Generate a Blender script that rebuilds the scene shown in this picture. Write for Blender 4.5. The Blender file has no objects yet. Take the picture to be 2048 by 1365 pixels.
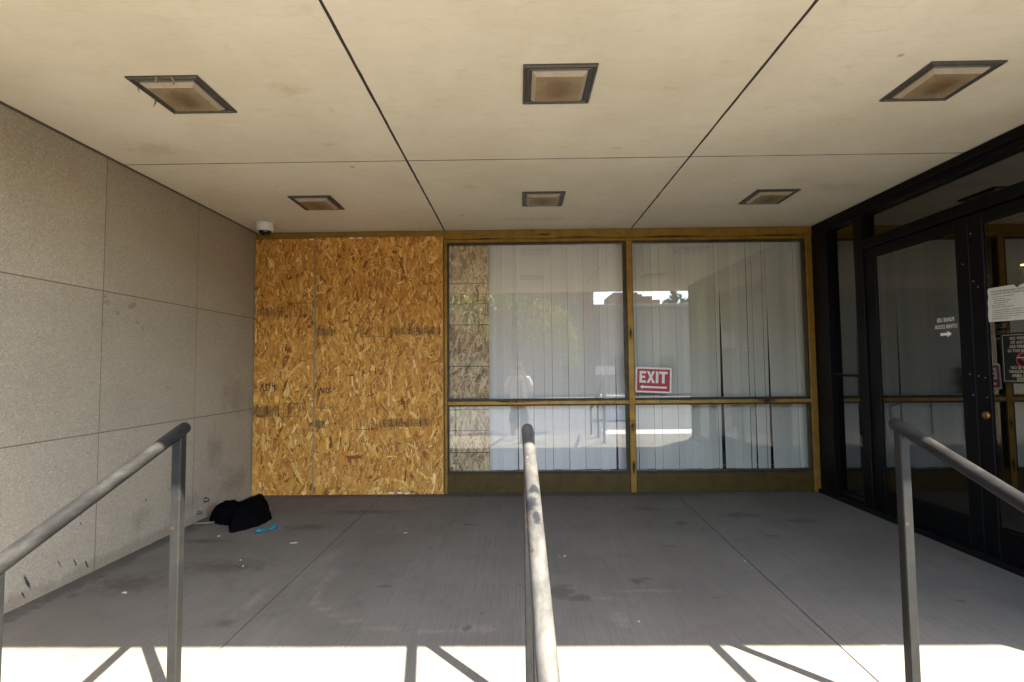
import bpy, bmesh, math, random
import numpy as np
from mathutils import Vector, Matrix
R = math.radians
sc = bpy.context.scene
COL = sc.collection
rnd = random.Random(7)

# ------------------------------------------------------------------ measures (metres)
XL, XR, H = -2.546, 2.830, 2.5235          # panel wall, glass entrance, ceiling height
CAM = Vector((0, -4.904, 1.19))
AZ = (-0.68, 0.733); EL = R(51.5)          # direction the sunlight travels, sun elevation
LAND_Y = -4.05                             # front edge of the landing
ROOF_Y = -4.13                             # front edge of the canopy
GZ = -0.45                                 # pavement below the landing

# ------------------------------------------------------------------ node helpers
class NB:
    def __init__(s, name):
        s.m = bpy.data.materials.new(name); s.m.use_nodes = True
        s.nt = s.m.node_tree; s.b = s.nt.nodes['Principled BSDF']; s.out = s.nt.nodes['Material Output']
    def n(s, t, **kw):
        nd = s.nt.nodes.new(t)
        for k, v in kw.items():
            if k.startswith('i_'):
                k = k[2:]; k = int(k) if k.isdigit() else k.replace('_', ' ')
                s.put(nd.inputs[k], v)
            else: setattr(nd, k, v)
        return nd
    def put(s, inp, v):
        if isinstance(v, bpy.types.NodeSocket): s.nt.links.new(v, inp)
        elif isinstance(v, tuple) and len(v) == 3 and inp.type == 'RGBA': inp.default_value = (*v, 1)
        else: inp.default_value = v
    def math(s, op, a, b=0.0, c=None, clamp=False):
        nd = s.n('ShaderNodeMath', operation=op, use_clamp=clamp); s.put(nd.inputs[0], a); s.put(nd.inputs[1], b)
        if c is not None: s.put(nd.inputs[2], c)
        return nd.outputs[0]
    def coord(s, scale=(1, 1, 1), loc=(0, 0, 0), rot=(0, 0, 0), out='Object'):
        tc = s.n('ShaderNodeTexCoord'); mp = s.n('ShaderNodeMapping', i_Vector=tc.outputs[out])
        mp.inputs['Scale'].default_value = scale; mp.inputs['Location'].default_value = loc; mp.inputs['Rotation'].default_value = rot
        return mp.outputs[0]
    def noise(s, vec, scale=5, detail=4, rough=.55, dist=0.):
        nd = s.n('ShaderNodeTexNoise', i_Vector=vec, i_Scale=scale, i_Detail=detail, i_Roughness=rough, i_Distortion=dist)
        return nd.outputs[0]
    def ramp(s, f, a, b, lo=0., hi=1., smooth=True):
        nd = s.n('ShaderNodeMapRange', i_Value=f); nd.interpolation_type = 'SMOOTHSTEP' if smooth else 'LINEAR'
        for k, v in (('From Min', a), ('From Max', b), ('To Min', lo), ('To Max', hi)): s.put(nd.inputs[k], v)
        return nd.outputs[0]
    def mix(s, f, a, b, mode='MIX'):
        nd = s.n('ShaderNodeMix', data_type='RGBA', blend_type=mode); s.put(nd.inputs[0], f)
        s.put(nd.inputs[6], a if isinstance(a, bpy.types.NodeSocket) else (*a, 1)); s.put(nd.inputs[7], b if isinstance(b, bpy.types.NodeSocket) else (*b, 1))
        return nd.outputs[2]
    def bump(s, h, strength=.3, dist=.01):
        nd = s.n('ShaderNodeBump', i_Height=h, i_Strength=strength, i_Distance=dist)
        s.nt.links.new(nd.outputs[0], s.b.inputs['Normal']); return nd
    def blobs(s, vec, lst, warp=.5, freq=14):
        """greatest of soft ellipses (x,y,z centre, rx,ry,rz, inner) with a ragged edge: stains that have a place of their own"""
        wn = s.n('ShaderNodeTexNoise', i_Vector=vec, i_Scale=freq, i_Detail=5, i_Roughness=.65)
        off = s.math('MULTIPLY', s.math('SUBTRACT', wn.outputs[0], .5), warp * 3)
        acc = None
        for (c, r, inner) in lst:
            sub = s.n('ShaderNodeVectorMath', operation='SUBTRACT', i_0=vec); sub.inputs[1].default_value = c
            mul = s.n('ShaderNodeVectorMath', operation='MULTIPLY', i_0=sub.outputs[0]); mul.inputs[1].default_value = tuple(0 if q > 50 else 1 / q for q in r)
            ln = s.n('ShaderNodeVectorMath', operation='LENGTH', i_0=mul.outputs[0])
            d = s.math('ADD', ln.outputs['Value'], off)
            v = s.ramp(d, 1.0, inner)
            acc = v if acc is None else s.math('MAXIMUM', acc, v)
        return acc
    def base(s, col=None, rough=.6, metal=0., spec=None):
        if col is not None: s.put(s.b.inputs['Base Color'], col if isinstance(col, bpy.types.NodeSocket) else (*col, 1))
        s.put(s.b.inputs['Roughness'], rough); s.put(s.b.inputs['Metallic'], metal)
        if spec is not None: s.put(s.b.inputs['Specular IOR Level'], spec)
        return s.m

def plain(name, col, rough=.6, metal=0., var=.12, scale=30, spec=None, bump=0.):
    b = NB(name); v = b.coord(); n = b.noise(v, scale, 5, .6)
    f = b.ramp(n, .25, .75, 1 - var, 1 + var, False)
    c = b.mix(1, col, (1, 1, 1), 'MULTIPLY')
    mul = b.n('ShaderNodeVectorMath', operation='SCALE', i_0=c, i_Scale=f)
    if bump: b.bump(n, bump, .004)
    return b.base(mul.outputs[0], rough, metal, spec)

# ------------------------------------------------------------------ materials
def m_ceiling():
    b = NB('cream_painted_plaster'); v = b.coord()
    streak = b.noise(b.coord((1.6, 9, 1)), 3.2, 7, .74, 1.2)
    cloud = b.noise(v, 1.7, 5, .6)
    fine = b.noise(b.coord((6, 60, 1)), 4, 4, .7); mott = b.noise(b.coord((1, 1.8, 1)), 7, 7, .75, .8)
    c = b.mix(b.ramp(cloud, .3, .72), (.785, .735, .595), (.705, .65, .505))
    c = b.mix(b.ramp(streak, .45, .85, 0, .34), c, (.52, .45, .33))
    c = b.mix(b.ramp(fine, .5, .9, 0, .18), c, (.80, .74, .60))
    c = b.mix(b.ramp(mott, .5, .75, 0, .32), c, (.55, .47, .34))
    sp = b.n('ShaderNodeTexVoronoi', i_Vector=v, i_Scale=2.3, i_Randomness=1.)
    dot = b.ramp(b.math('ADD', sp.outputs['Distance'], b.math('MULTIPLY', b.noise(v, 30, 3), .06)), .082, .045)
    c = b.mix(b.math('MULTIPLY', dot, .5), c, (.26, .13, .04))
    st = b.blobs(v, [((-1.10, -1.95, H), (.07, .035, 9), .2), ((-.95, -2.35, H), (.02, .06, 9), .2), ((.62, -1.83, H), (.05, .03, 9), .3),
                     ((.75, -2.5, H), (.06, .02, 9), .2), ((1.3, -2.3, H), (.05, .03, 9), .2), ((-.35, -1.2, H), (.05, .06, 9), .2), ((-1.1, -2.55, H), (.10, .07, 9), .1),
                     ((2.35, -1.1, H), (.25, .1, 9), .1), ((-2.2, -1.9, H), (.25, .12, 9), .1), ((.2, -.35, H), (.5, .1, 9), .1)], 1.0, 13)
    c = b.mix(b.math('MULTIPLY', st, .20), c, (.36, .22, .08))
    b.bump(b.math('ADD', streak, b.math('MULTIPLY', fine, .4)), .16, .01)
    return b.base(c, .75, 0, .25)

def m_stone():
    b = NB('exposed_aggregate_panel'); v = b.coord()
    vo = b.n('ShaderNodeTexVoronoi', i_Vector=v, i_Scale=210.); vo2 = b.n('ShaderNodeTexVoronoi', i_Vector=v, i_Scale=85.)
    sep = b.n('ShaderNodeSeparateColor', i_Color=vo.outputs['Color']); sep2 = b.n('ShaderNodeSeparateColor', i_Color=vo2.outputs['Color'])
    cloud = b.noise(v, 1.4, 5, .6)
    c = b.mix(b.ramp(cloud, .3, .7), (.395, .337, .252), (.345, .293, .217))
    c = b.mix(b.ramp(sep.outputs[0], .0, .2, .5, 0), c, (.17, .14, .105))
    c = b.mix(b.ramp(sep.outputs[1], .75, 1, 0, .5), c, (.62, .57, .48))
    chip = b.math('MULTIPLY', b.ramp(sep2.outputs[0], .93, .96), b.ramp(vo2.outputs['Distance'], .45, .25))
    c = b.mix(b.math('MULTIPLY', chip, .4), c, (.58, .53, .45))
    pit = b.math('MULTIPLY', b.ramp(sep2.outputs[1], .93, .95), b.ramp(vo2.outputs['Distance'], .38, .15))
    c = b.mix(b.math('MULTIPLY', pit, .55), c, (.10, .08, .06))
    sx = b.n('ShaderNodeSeparateXYZ', i_0=v)
    iy = b.math('FLOOR', b.math('MULTIPLY', b.math('ADD', sx.outputs[1], .895), 1 / .9175)); iz = b.math('FLOOR', b.math('MULTIPLY', b.math('ADD', sx.outputs[2], .042), 1 / .8605))
    cb = b.n('ShaderNodeCombineXYZ', i_0=iy, i_1=iz); wn_ = b.n('ShaderNodeTexWhiteNoise', i_Vector=cb.outputs[0])
    c = b.mix(b.math('MULTIPLY', wn_.outputs['Value'], .22), c, (.25, .22, .175))
    rust = b.blobs(v, [((XL, -1.552, 1.633), (99, .026, .02), .2), ((XL, -1.80, 1.652), (99, .015, .02), .2), ((XL, -1.477, 1.478), (99, .012, .02), .2),
                       ((XL, -1.81, 1.474), (99, .012, .022), .2)], .5, 30)
    c = b.mix(b.math('MULTIPLY', rust, .75), c, (.30, .15, .035))
    ring = b.blobs(v, [((XL, -1.785, 1.62), (99, .03, .022), .3), ((XL, -1.585, 1.615), (99, .04, .026), .3), ((XL, -1.70, 1.56), (99, .03, .022), .3),
                       ((XL, -1.53, 1.51), (99, .026, .02), .3)], .6, 40)
    c = b.mix(b.math('MULTIPLY', ring, .45), c, (.15, .11, .075))
    grime = b.blobs(v, [((XL, -.62, .52), (99, .17, .22), 0.), ((XL, -1.12, .38), (99, .10, .10), .0), ((XL, -1.45, .2), (99, .12, .11), 0.), ((XL, -.95, .16), (99, .3, .12), 0.),
                        ((XL, -.35, .2), (99, .4, .2), 0.), ((XL, -1.5, .02), (99, 1.6, .06), .3), ((XL, -.3, .95), (99, .3, .3), 0.)], .7, 7)
    c = b.mix(b.math('MULTIPLY', grime, .38), c, (.15, .115, .08))
    scuff = b.blobs(b.coord(rot=(R(-26), 0, 0)), [(Matrix.Rotation(R(-26), 3, 'X') @ Vector(p), r, .45) for p, r in
                    (((XL, -2.235, .105), (99, .011, .065)), ((XL, -2.255, .05), (99, .006, .03)), ((XL, -1.93, .375), (99, .004, .035)), ((XL, -1.92, .31), (99, .004, .02)),
                     ((XL, -1.95, .10), (99, .006, .035)), ((XL, -1.87, .06), (99, .007, .03)), ((XL, -1.40, .31), (99, .004, .02)), ((XL, -2.05, .13), (99, .004, .03)))], .55, 60)
    c = b.mix(b.math('MULTIPLY', scuff, .93), c, (.02, .02, .02))
    b.bump(b.math('ADD', vo.outputs['Distance'], b.math('MULTIPLY', pit, -2.)), .35, .004)
    return b.base(c, .8, 0, .2)

def m_floor():
    b = NB('broomed_concrete'); v = b.coord()
    broom = b.noise(b.coord((1, .02, 1)), 130, 3, .6)
    broom2 = b.noise(b.coord((1, .012, 1), rot=(0, 0, R(1.5))), 36, 4, .6)
    cloud = b.noise(v, 1.25, 6, .62); blot = b.noise(v, 6.5, 6, .7); gr = b.noise(v, 260, 2, .6)
    c = b.mix(b.ramp(cloud, .3, .7), (.162, .147, .120), (.129, .116, .094))
    c = b.mix(b.ramp(blot, .50, .78, 0, .45), c, (.078, .064, .055))
    c = b.mix(b.ramp(broom, .42, .74, 0, .33), c, (.066, .058, .052))
    c = b.mix(b.ramp(broom2, .5, .8, 0, .25), c, (.185, .172, .16))
    c = b.mix(b.ramp(gr, .35, .2, 0, .5), c, (.05, .044, .04))
    pale = b.blobs(v, [((-1.09, -1.86, 0), (.05, .05, 9), 0), ((-1.10, -1.95, 0), (.035, .06, 9), .1), ((-1.10, -2.06, 0), (.035, .06, 9), .1), ((-1.075, -2.15, 0), (.03, .06, 9), .1), ((-1.05, -2.24, 0), (.035, .05, 9), .1),
                       ((-.98, -2.31, 0), (.06, .035, 9), .1), ((-.89, -2.37, 0), (.07, .03, 9), 0), ((-.80, -2.43, 0), (.08, .03, 9), 0), ((-.62, -2.50, 0), (.16, .035, 9), 0),
                       ((-.40, -2.53, 0), (.16, .035, 9), 0), ((-.18, -2.51, 0), (.12, .06, 9), 0), ((.47, -2.42, 0), (.05, .09, 9), .1), ((.25, -1.62, 0), (.02, .05, 9), .2), ((-1.2, -1.6, 0), (.06, .2, 9), 0),
                       ((-1.38, -2.2, 0), (.06, .25, 9), 0), ((.65, -2.12, 0), (.25, .025, 9), 0), ((.42, -2.2, 0), (.12, .02, 9), 0)], 1.1, 34)
    c = b.mix(b.math('MULTIPLY', pale, .34), c, (.27, .22, .175))
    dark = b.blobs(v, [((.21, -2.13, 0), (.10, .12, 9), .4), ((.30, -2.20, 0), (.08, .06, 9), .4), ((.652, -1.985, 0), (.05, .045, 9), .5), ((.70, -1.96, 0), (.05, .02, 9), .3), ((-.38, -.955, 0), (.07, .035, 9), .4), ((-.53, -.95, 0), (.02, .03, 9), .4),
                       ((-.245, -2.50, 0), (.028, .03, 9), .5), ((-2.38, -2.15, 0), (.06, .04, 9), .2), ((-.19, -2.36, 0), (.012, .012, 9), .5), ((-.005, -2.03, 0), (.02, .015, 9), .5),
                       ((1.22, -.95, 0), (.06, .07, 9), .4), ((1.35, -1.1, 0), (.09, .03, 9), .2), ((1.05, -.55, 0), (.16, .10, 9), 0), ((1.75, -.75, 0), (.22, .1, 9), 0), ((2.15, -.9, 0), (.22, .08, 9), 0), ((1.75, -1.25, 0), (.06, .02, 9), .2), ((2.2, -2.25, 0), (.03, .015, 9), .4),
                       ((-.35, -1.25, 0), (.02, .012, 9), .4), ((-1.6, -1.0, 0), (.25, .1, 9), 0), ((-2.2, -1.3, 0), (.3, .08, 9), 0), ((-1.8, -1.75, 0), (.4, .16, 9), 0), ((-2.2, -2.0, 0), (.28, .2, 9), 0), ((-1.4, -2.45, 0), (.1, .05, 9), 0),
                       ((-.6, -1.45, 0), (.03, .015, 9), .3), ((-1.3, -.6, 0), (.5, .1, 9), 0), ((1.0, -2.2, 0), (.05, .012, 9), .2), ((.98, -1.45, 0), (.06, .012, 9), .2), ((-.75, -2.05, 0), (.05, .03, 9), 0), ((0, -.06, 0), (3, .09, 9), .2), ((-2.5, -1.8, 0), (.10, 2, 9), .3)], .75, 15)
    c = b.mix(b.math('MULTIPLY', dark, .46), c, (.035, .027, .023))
    red = b.blobs(v, [((2.2, -1.55, 0), (.3, .25, 9), 0), ((-1.0, -1.3, 0), (.5, .3, 9), 0), ((.9, -2.5, 0), (.3, .15, 9), 0)], .8, 6)
    c = b.mix(b.math('MULTIPLY', red, .2), c, (.15, .095, .072))
    b.bump(b.math('ADD', broom, b.math('MULTIPLY', gr, .5)), .28, .006)
    return b.base(c, .85, 0, .25)

def m_bronze(name, col, dark, wear=.5, metal=.45, stains=None):
    b = NB(name); v = b.coord()
    n = b.noise(v, 9, 6, .65, .4); s2 = b.noise(b.coord((1, 1, 12)), 3.5, 5, .7, .3); s3 = b.noise(b.coord((2.5, 2, 60)), 2.2, 4, .7)
    c = b.mix(b.ramp(n, .35, .7), col, tuple(q * .68 for q in col))
    c = b.mix(b.ramp(s2, .60, .70, 0, wear), c, dark)
    c = b.mix(b.ramp(s3, .60, .72, 0, wear * .7), c, dark)
    if stains: c = b.mix(b.blobs(v, stains, .45, 22), c, (.012, .009, .006))
    b.bump(n, .05, .003)
    return b.base(c, b.ramp(n, .3, .7, .34, .55), metal, .4)

def m_osb():
    b = NB('oriented_strand_board'); at = b.n('ShaderNodeVertexColor', layer_name='strand')
    g = b.noise(b.coord((260, 9, 1), out='UV'), 1., 3, .6)
    mul = b.n('ShaderNodeVectorMath', operation='SCALE', i_0=at.outputs[0], i_Scale=b.ramp(g, .25, .75, .74, 1.22, False))
    b.bump(g, .10, .002)
    return b.base(mul.outputs[0], .55, 0, .3)

def m_glass(name, tint, ior=1.52):
    b = NB(name); nt = b.nt; nt.nodes.remove(b.b)
    geo = b.n('ShaderNodeNewGeometry')
    dp = b.n('ShaderNodeVectorMath', operation='DOT_PRODUCT', i_0=geo.outputs['Incoming'], i_1=geo.outputs['Normal'])
    c = b.math('ABSOLUTE', dp.outputs['Value'])
    p = b.math('POWER', b.math('SUBTRACT', 1., c), 5.)
    r0 = ((ior - 1) / (ior + 1)) ** 2
    f = b.math('ADD', b.math('MULTIPLY', p, 1 - r0), r0)                 # one face
    f2 = b.math('DIVIDE', b.math('MULTIPLY', f, 2.), b.math('ADD', f, 1.))   # both faces of a pane
    tr = b.n('ShaderNodeBsdfTransparent', i_Color=(*tint, 1)); gl = b.n('ShaderNodeBsdfGlossy', i_Color=(1, 1, 1, 1), i_Roughness=0.)
    mx = b.n('ShaderNodeMixShader', i_0=f2, i_1=tr.outputs[0], i_2=gl.outputs[0])
    nt.links.new(mx.outputs[0], b.out.inputs[0]); return b.m

def m_lens():
    b = NB('yellowed_prismatic_lens'); tc = b.n('ShaderNodeTexCoord'); oi = b.n('ShaderNodeObjectInfo')
    sp = b.n('ShaderNodeSeparateXYZ', i_0=tc.outputs['Object'])
    x, y = sp.outputs[0], sp.outputs[1]
    r = b.math('SQRT', b.math('ADD', b.math('MULTIPLY', x, x), b.math('MULTIPLY', y, y)))
    ang = b.math('ARCTAN2', y, x)
    rib = b.math('SINE', b.math('MULTIPLY', ang, 64.)); circ = b.math('SINE', b.math('MULTIPLY', r, 900.))
    m = b.math('ADD', b.math('MULTIPLY', rib, b.ramp(r, .03, .06)), b.math('MULTIPLY', circ, .4))
    n = b.noise(tc.outputs['Object'], 14, 5, .6); n2 = b.noise(b.coord((1, 2.2, 1)), 9, 4, .6)
    c = b.mix(b.ramp(n, .3, .7), (.37, .28, .165), (.27, .185, .095))
    dirt = b.ramp(b.math('ADD', r, b.math('MULTIPLY', b.math('SUBTRACT', n, .5), .22)), .10, .0)
    c = b.mix(b.math('MULTIPLY', dirt, b.ramp(oi.outputs['Random'], 0, 1, .6, .95, False)), c, (.085, .042, .014))
    c = b.mix(b.math('MULTIPLY', b.ramp(n2, .58, .75), .4), c, (.32, .265, .19))
    c = b.mix(b.math('MULTIPLY', b.ramp(rib, .5, 1.), b.ramp(r, .05, .10, 0, .30)), c, (.36, .30, .22))
    b.bump(m, .5, .004)
    return b.base(c, .35, 0, .45)

def m_rail(name, col, pale, wear, patch=None):
    b = NB(name); v = b.coord(); n = b.noise(b.coord((1, .35, 1)), 16, 6, .7, .3); f = b.noise(v, 120, 3, .6)
    c = b.mix(b.ramp(n, .42, .70, 0, wear), col, pale)
    c = b.mix(b.ramp(f, .62, .75, 0, .35), c, tuple(q * 1.7 for q in col))
    chip = b.n('ShaderNodeTexVoronoi', i_Vector=v, i_Scale=26.); cs_ = b.n('ShaderNodeSeparateColor', i_Color=chip.outputs['Color'])
    cm = b.math('MULTIPLY', b.ramp(cs_.outputs[0], .80, .82), b.ramp(b.math('ADD', chip.outputs['Distance'], b.math('MULTIPLY', f, .25)), .34, .22))
    c = b.mix(cm, c, tuple(q * 3.2 for q in col)); c = b.mix(b.math('MULTIPLY', cm, b.ramp(cs_.outputs[1], .6, .62)), c, (.05, .022, .010))
    scr_ = b.noise(b.coord((70, 2.2, 70)), 3, 4, .7); c = b.mix(b.ramp(scr_, .60, .72, 0, .55), c, tuple(q * 2.3 for q in col)); c = b.mix(b.ramp(scr_, .40, .30, 0, .5), c, tuple(q * .45 for q in col))
    if patch:
        c = b.mix(b.blobs(v, patch, .6, 34), c, (.014, .015, .017))
    b.bump(b.math('ADD', n, b.math('MULTIPLY', cm, -.6)), .15, .003)
    return b.base(c, b.ramp(n, .3, .7, .32, .52), .0, .18)

def m_blind():
    b = NB('woven_vinyl_slat'); v = b.coord()
    w1 = b.noise(b.coord((1, 1, .02)), 330, 2, .6); w2 = b.noise(b.coord((.03, 1, 1)), 300, 2, .6)
    at = b.n('ShaderNodeVertexColor', layer_name='slat_tone')
    k = b.math('ADD', b.ramp(w1, .3, .7, .93, 1.04, False), b.ramp(w2, .3, .7, -.05, .05, False))
    mul = b.n('ShaderNodeVectorMath', operation='SCALE', i_0=at.outputs[0], i_Scale=k)
    return b.base(mul.outputs[0], .7, 0, .2)

def m_leaf():
    b = NB('sunlit_green_leaves'); at = b.n('ShaderNodeVertexColor', layer_name='leaf_tone')
    b.base(at.outputs[0], .5, 0, .4)
    tl = b.n('ShaderNodeBsdfTranslucent', i_Color=b.mix(1, at.outputs[0], (1.2, 1.2, .9), 'MULTIPLY'))
    mx = b.n('ShaderNodeMixShader', i_0=.6, i_1=b.b.outputs[0], i_2=tl.outputs[0]); b.nt.links.new(mx.outputs[0], b.out.inputs[0])
    return b.m

def m_emit(name, col, st):
    b = NB(name); b.base((.8, .7, .5), .5); b.put(b.b.inputs['Emission Color'], (*col, 1)); b.put(b.b.inputs['Emission Strength'], st); return b.m

M = dict(
    ceiling=m_ceiling(), joint=plain('dark_joint', (.035, .03, .025), .9), stone=m_stone(), stonejoint=plain('stone_joint', (.15, .12, .085), .9),
    floor=m_floor(), gold=m_bronze('worn_gold_anodised_metal', (.345, .19, .028), (.045, .03, .015), .75, .4, [((.25, 0, 2.47), (.10, .3, .012), .2), ((.6, 0, 2.443), (.34, .3, .007), .4), ((-.3, 0, 2.44), (.2, .3, .006), .4), ((1.5, 0, 2.44), (.35, .3, .008), .4), ((2.5, 0, 2.44), (.3, .3, .006), .3)]),
    goldmull=m_bronze('worn_gold_mullion', (.36, .20, .034), (.045, .028, .012), .9, .4, [((1.08, 0, .235), (.016, .3, .075), .5), ((1.078, 0, .62), (.03, .3, .06), 0.), ((1.075, 0, 1.5), (.02, .3, .10), 0.)]),
    goldbar=m_bronze('streaked_gold_transom', (.44, .26, .055), (.075, .045, .018), .95, .35, [((.0, 0, .86), (.3, .3, .006), .1), ((2.35, 0, .855), (.13, .3, .03), .1), ((1.6, 0, .87), (.2, .3, .008), .2)]),
    olive=m_bronze('tarnished_bronze_sill', (.105, .066, .015), (.035, .022, .009), .7, .3), stop=m_bronze('dark_bronze_stop', (.055, .04, .02), (.02, .015, .01), .5, .3),
    osb=m_osb(), osbedge=plain('green_sealed_edge', (.27, .24, .13), .8), ink=plain('faded_black_ink', (.10, .055, .026), .85), marker=plain('black_marker', (.02, .015, .012), .7),
    glass=m_glass('window_glass', (.99, .99, .975), 1.76), darkglass=m_glass('tinted_entrance_glass', (.42, .44, .38), 1.78),
    thinglass=m_glass('clear_inner_glass', (.9, .9, .88), 1.25), blind=m_blind(), black=plain('black_anodised_frame', (.0028, .0028, .003), .42, 0, .3, 20, .12), blackdk=plain('black_paint', (.003, .003, .003), .5, 0, .1, 30, .2),
    fixture=plain('weathered_bronze_fixture', (.085, .08, .07), .4, .35, .35, 60), lens=m_lens(), lensside=plain('milky_lens_rim', (.40, .335, .245), .4, 0, .1, 20),
    rail=m_rail('grey_painted_steel_rail', (.0125, .0122, .0115), (.032, .031, .028), .7), railmid=m_rail('worn_grey_rail', (.048, .0455, .041), (.092, .087, .077), .9, [((.010, -.36, .85), (.022, .035, .05), .3), ((-.004, -.42, .83), (.024, .045, .05), .3), ((.014, -.48, .81), (.014, .035, .05), .3)]),
    post=m_rail('grey_painted_post', (.014, .0138, .0125), (.024, .023, .020), .5), white=plain('white_plastic', (.74, .72, .66), .45, 0, .06), dome=plain('smoked_dome', (.012, .012, .014), .06, 0, .1),
    cloth=None, teal=plain('teal_plastic', (.0, .14, .19), .35, 0, .2, 40), paper=plain('paper', (.50, .48, .43), .8, 0, .08, 12), litter=plain('litter_paper', (.42, .39, .34), .85),
    red=plain('red_enamel', (.42, .022, .022), .45, 0, .1), signwhite=plain('sign_white', (.82, .80, .76), .45, 0, .05), signblack=plain('sign_black', (.008, .008, .008), .5, 0, .1, 30, .15), beige=plain('beige_lettering', (.40, .35, .25), .6),
    decal=plain('white_vinyl_lettering', (.72, .72, .68), .6), brass=plain('brass', (.30, .165, .05), .4, .9, .15), steel=plain('galvanised_steel', (.36, .36, .36), .4, .7),
    dark=plain('dark_interior', (.014, .012, .010), .8), darkfloor=plain('dark_carpet', (.02, .017, .015), .9), wood=plain('lit_wood_panel', (.40, .22, .07), .5), lamp=m_emit('warm_strip_lamp', (1, .72, .36), .5),
    roof=plain('concrete_fascia', (.36, .32, .26), .8), walk=plain('pale_step_concrete', (.26, .24, .21), .85, 0, .2, 6), darkwalk=plain('weathered_asphalt_path', (.075, .072, .07), .9, 0, .25, 7), kerb=plain('pale_kerb', (.45, .42, .37), .85, 0, .15, 9), road=plain('asphalt', (.055, .054, .052), .9, 0, .25, 9),
    brick=plain('brown_brick', (.19, .115, .08), .85, 0, .25, 8), tanwall=plain('tan_render', (.30, .25, .19), .85, 0, .15, 4), winglass=plain('dark_window', (.03, .035, .04), .1), leaf=m_leaf(), bark=plain('bark', (.11, .08, .055), .9, 0, .4, 25, bump=.5),
    skin=plain('skin', (.50, .30, .21), .5, 0, .06, 25), tee=plain('white_cotton', (.74, .73, .71), .85, 0, .05, 14), shorts=plain('charcoal_cotton', (.04, .042, .05), .85), hair=plain('brown_hair', (.05, .03, .018), .6, 0, .4, 90), shoe=plain('dark_trainers', (.05, .05, .055), .6),
    mapblue=plain('pale_blue_map', (.36, .45, .52), .8), textgrey=plain('grey_print', (.14, .13, .12), .85),
)
def m_cloth():
    b = NB('black_fleece'); n = b.noise(b.coord(), 160, 4, .7); b.bump(n, .3, .003)
    pass
    return b.base(b.mix(b.ramp(n, .3, .8), (.0028, .0028, .003), (.0055, .0055, .006)), .95, 0, .0)
M['cloth'] = m_cloth()

# ------------------------------------------------------------------ geometry helpers
WLOC = {}
def put(name, bm, mats, parent=None, smooth=False):
    me = bpy.data.meshes.new(name)
    if isinstance(bm, bmesh.types.BMesh):
        if parent is not None: bmesh.ops.translate(bm, verts=bm.verts, vec=-WLOC[parent.name])
        bm.to_mesh(me); bm.free()
    else: me = bm; me.name = name
    for m in (mats if isinstance(mats, (list, tuple)) else [mats]): me.materials.append(m)
    if smooth:
        for p in me.polygons: p.use_smooth = True
    o = bpy.data.objects.new(name, me); COL.objects.link(o)
    if parent is not None: o.parent = parent; WLOC[o.name] = WLOC[parent.name]
    else: WLOC[o.name] = Vector((0, 0, 0))
    return o
def tag(o, label=None, cat=None, group=None, kind=None):
    for k, v in (('label', label), ('category', cat), ('group', group), ('kind', kind)):
        if v: o[k] = v
    return o
def thing(name, loc, label, cat, group=None):
    o = bpy.data.objects.new(name, None); COL.objects.link(o); o.location = loc; o.empty_display_size = .1
    WLOC[o.name] = Vector(loc); return tag(o, label, cat, group)
def B(): return bmesh.new()
def box(bm, x0, x1, y0, y1, z0, z1, bev=0., mi=0, mat=None):
    vs = [bm.verts.new((x, y, z)) for x in (x0, x1) for y in (y0, y1) for z in (z0, z1)]
    idx = ((0, 1, 3, 2), (4, 6, 7, 5), (0, 4, 5, 1), (2, 3, 7, 6), (0, 2, 6, 4), (1, 5, 7, 3))
    fs = [bm.faces.new([vs[i] for i in f]) for f in idx]
    for f in fs: f.material_index = mi
    if bev:
        es = list({e for f in fs for e in f.edges})
        r = bmesh.ops.bevel(bm, geom=es, offset=bev, segments=1, affect='EDGES', profile=.5)
        vs = list({v for f in r['faces'] for v in f.verts} | {v for v in vs if v.is_valid})
        for f in r['faces']: f.material_index = mi
    if mat is not None: bmesh.ops.transform(bm, matrix=mat, verts=[v for v in vs if v.is_valid])
    return vs
def ring(bm, c, u, v, ru, rv, n):
    return [bm.verts.new(c + u * (ru * math.cos(2 * math.pi * i / n)) + v * (rv * math.sin(2 * math.pi * i / n))) for i in range(n)]
def skin_rings(bm, rings, cap=True, mi=0):
    n = len(rings[0])
    for a, b2 in zip(rings, rings[1:]):
        for i in range(n):
            f = bm.faces.new((a[i], a[(i + 1) % n], b2[(i + 1) % n], b2[i])); f.material_index = mi
    if cap:
        bm.faces.new(rings[0][::-1]).material_index = mi; bm.faces.new(rings[-1]).material_index = mi
def tube(bm, pts, rad, n=12, mi=0):
    pts = [Vector(p) for p in pts]; rings = []
    for i, p in enumerate(pts):
        t = (pts[min(i + 1, len(pts) - 1)] - pts[max(i - 1, 0)]).normalized()
        a = Vector((0, 0, 1)) if abs(t.z) < .9 else Vector((1, 0, 0))
        u = t.cross(a).normalized(); v = t.cross(u).normalized()
        r = rad[i] if isinstance(rad, (list, tuple)) else rad
        rings.append(ring(bm, p, u, v, r, r, n))
    skin_rings(bm, rings, True, mi); return rings
def lathe(bm, c, prof, n=28, axis=Vector((0, 0, 1)), mi=0):
    c = Vector(c); a = Vector((1, 0, 0)) if abs(axis.x) < .9 else Vector((0, 1, 0)); u = axis.cross(a).normalized(); v = axis.cross(u)
    skin_rings(bm, [ring(bm, c + axis * h, u, v, r, r, n) for r, h in prof], True, mi)
def poly_prism(bm, pts, mtx, depth=.001, mi=0):
    a = [bm.verts.new(mtx @ Vector((x, y, depth))) for x, y in pts]; b2 = [bm.verts.new(mtx @ Vector((x, y, 0))) for x, y in pts]
    bm.faces.new(a).material_index = mi; n = len(pts)
    for i in range(n): bm.faces.new((a[i], b2[i], b2[(i + 1) % n], a[(i + 1) % n])).material_index = mi
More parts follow.
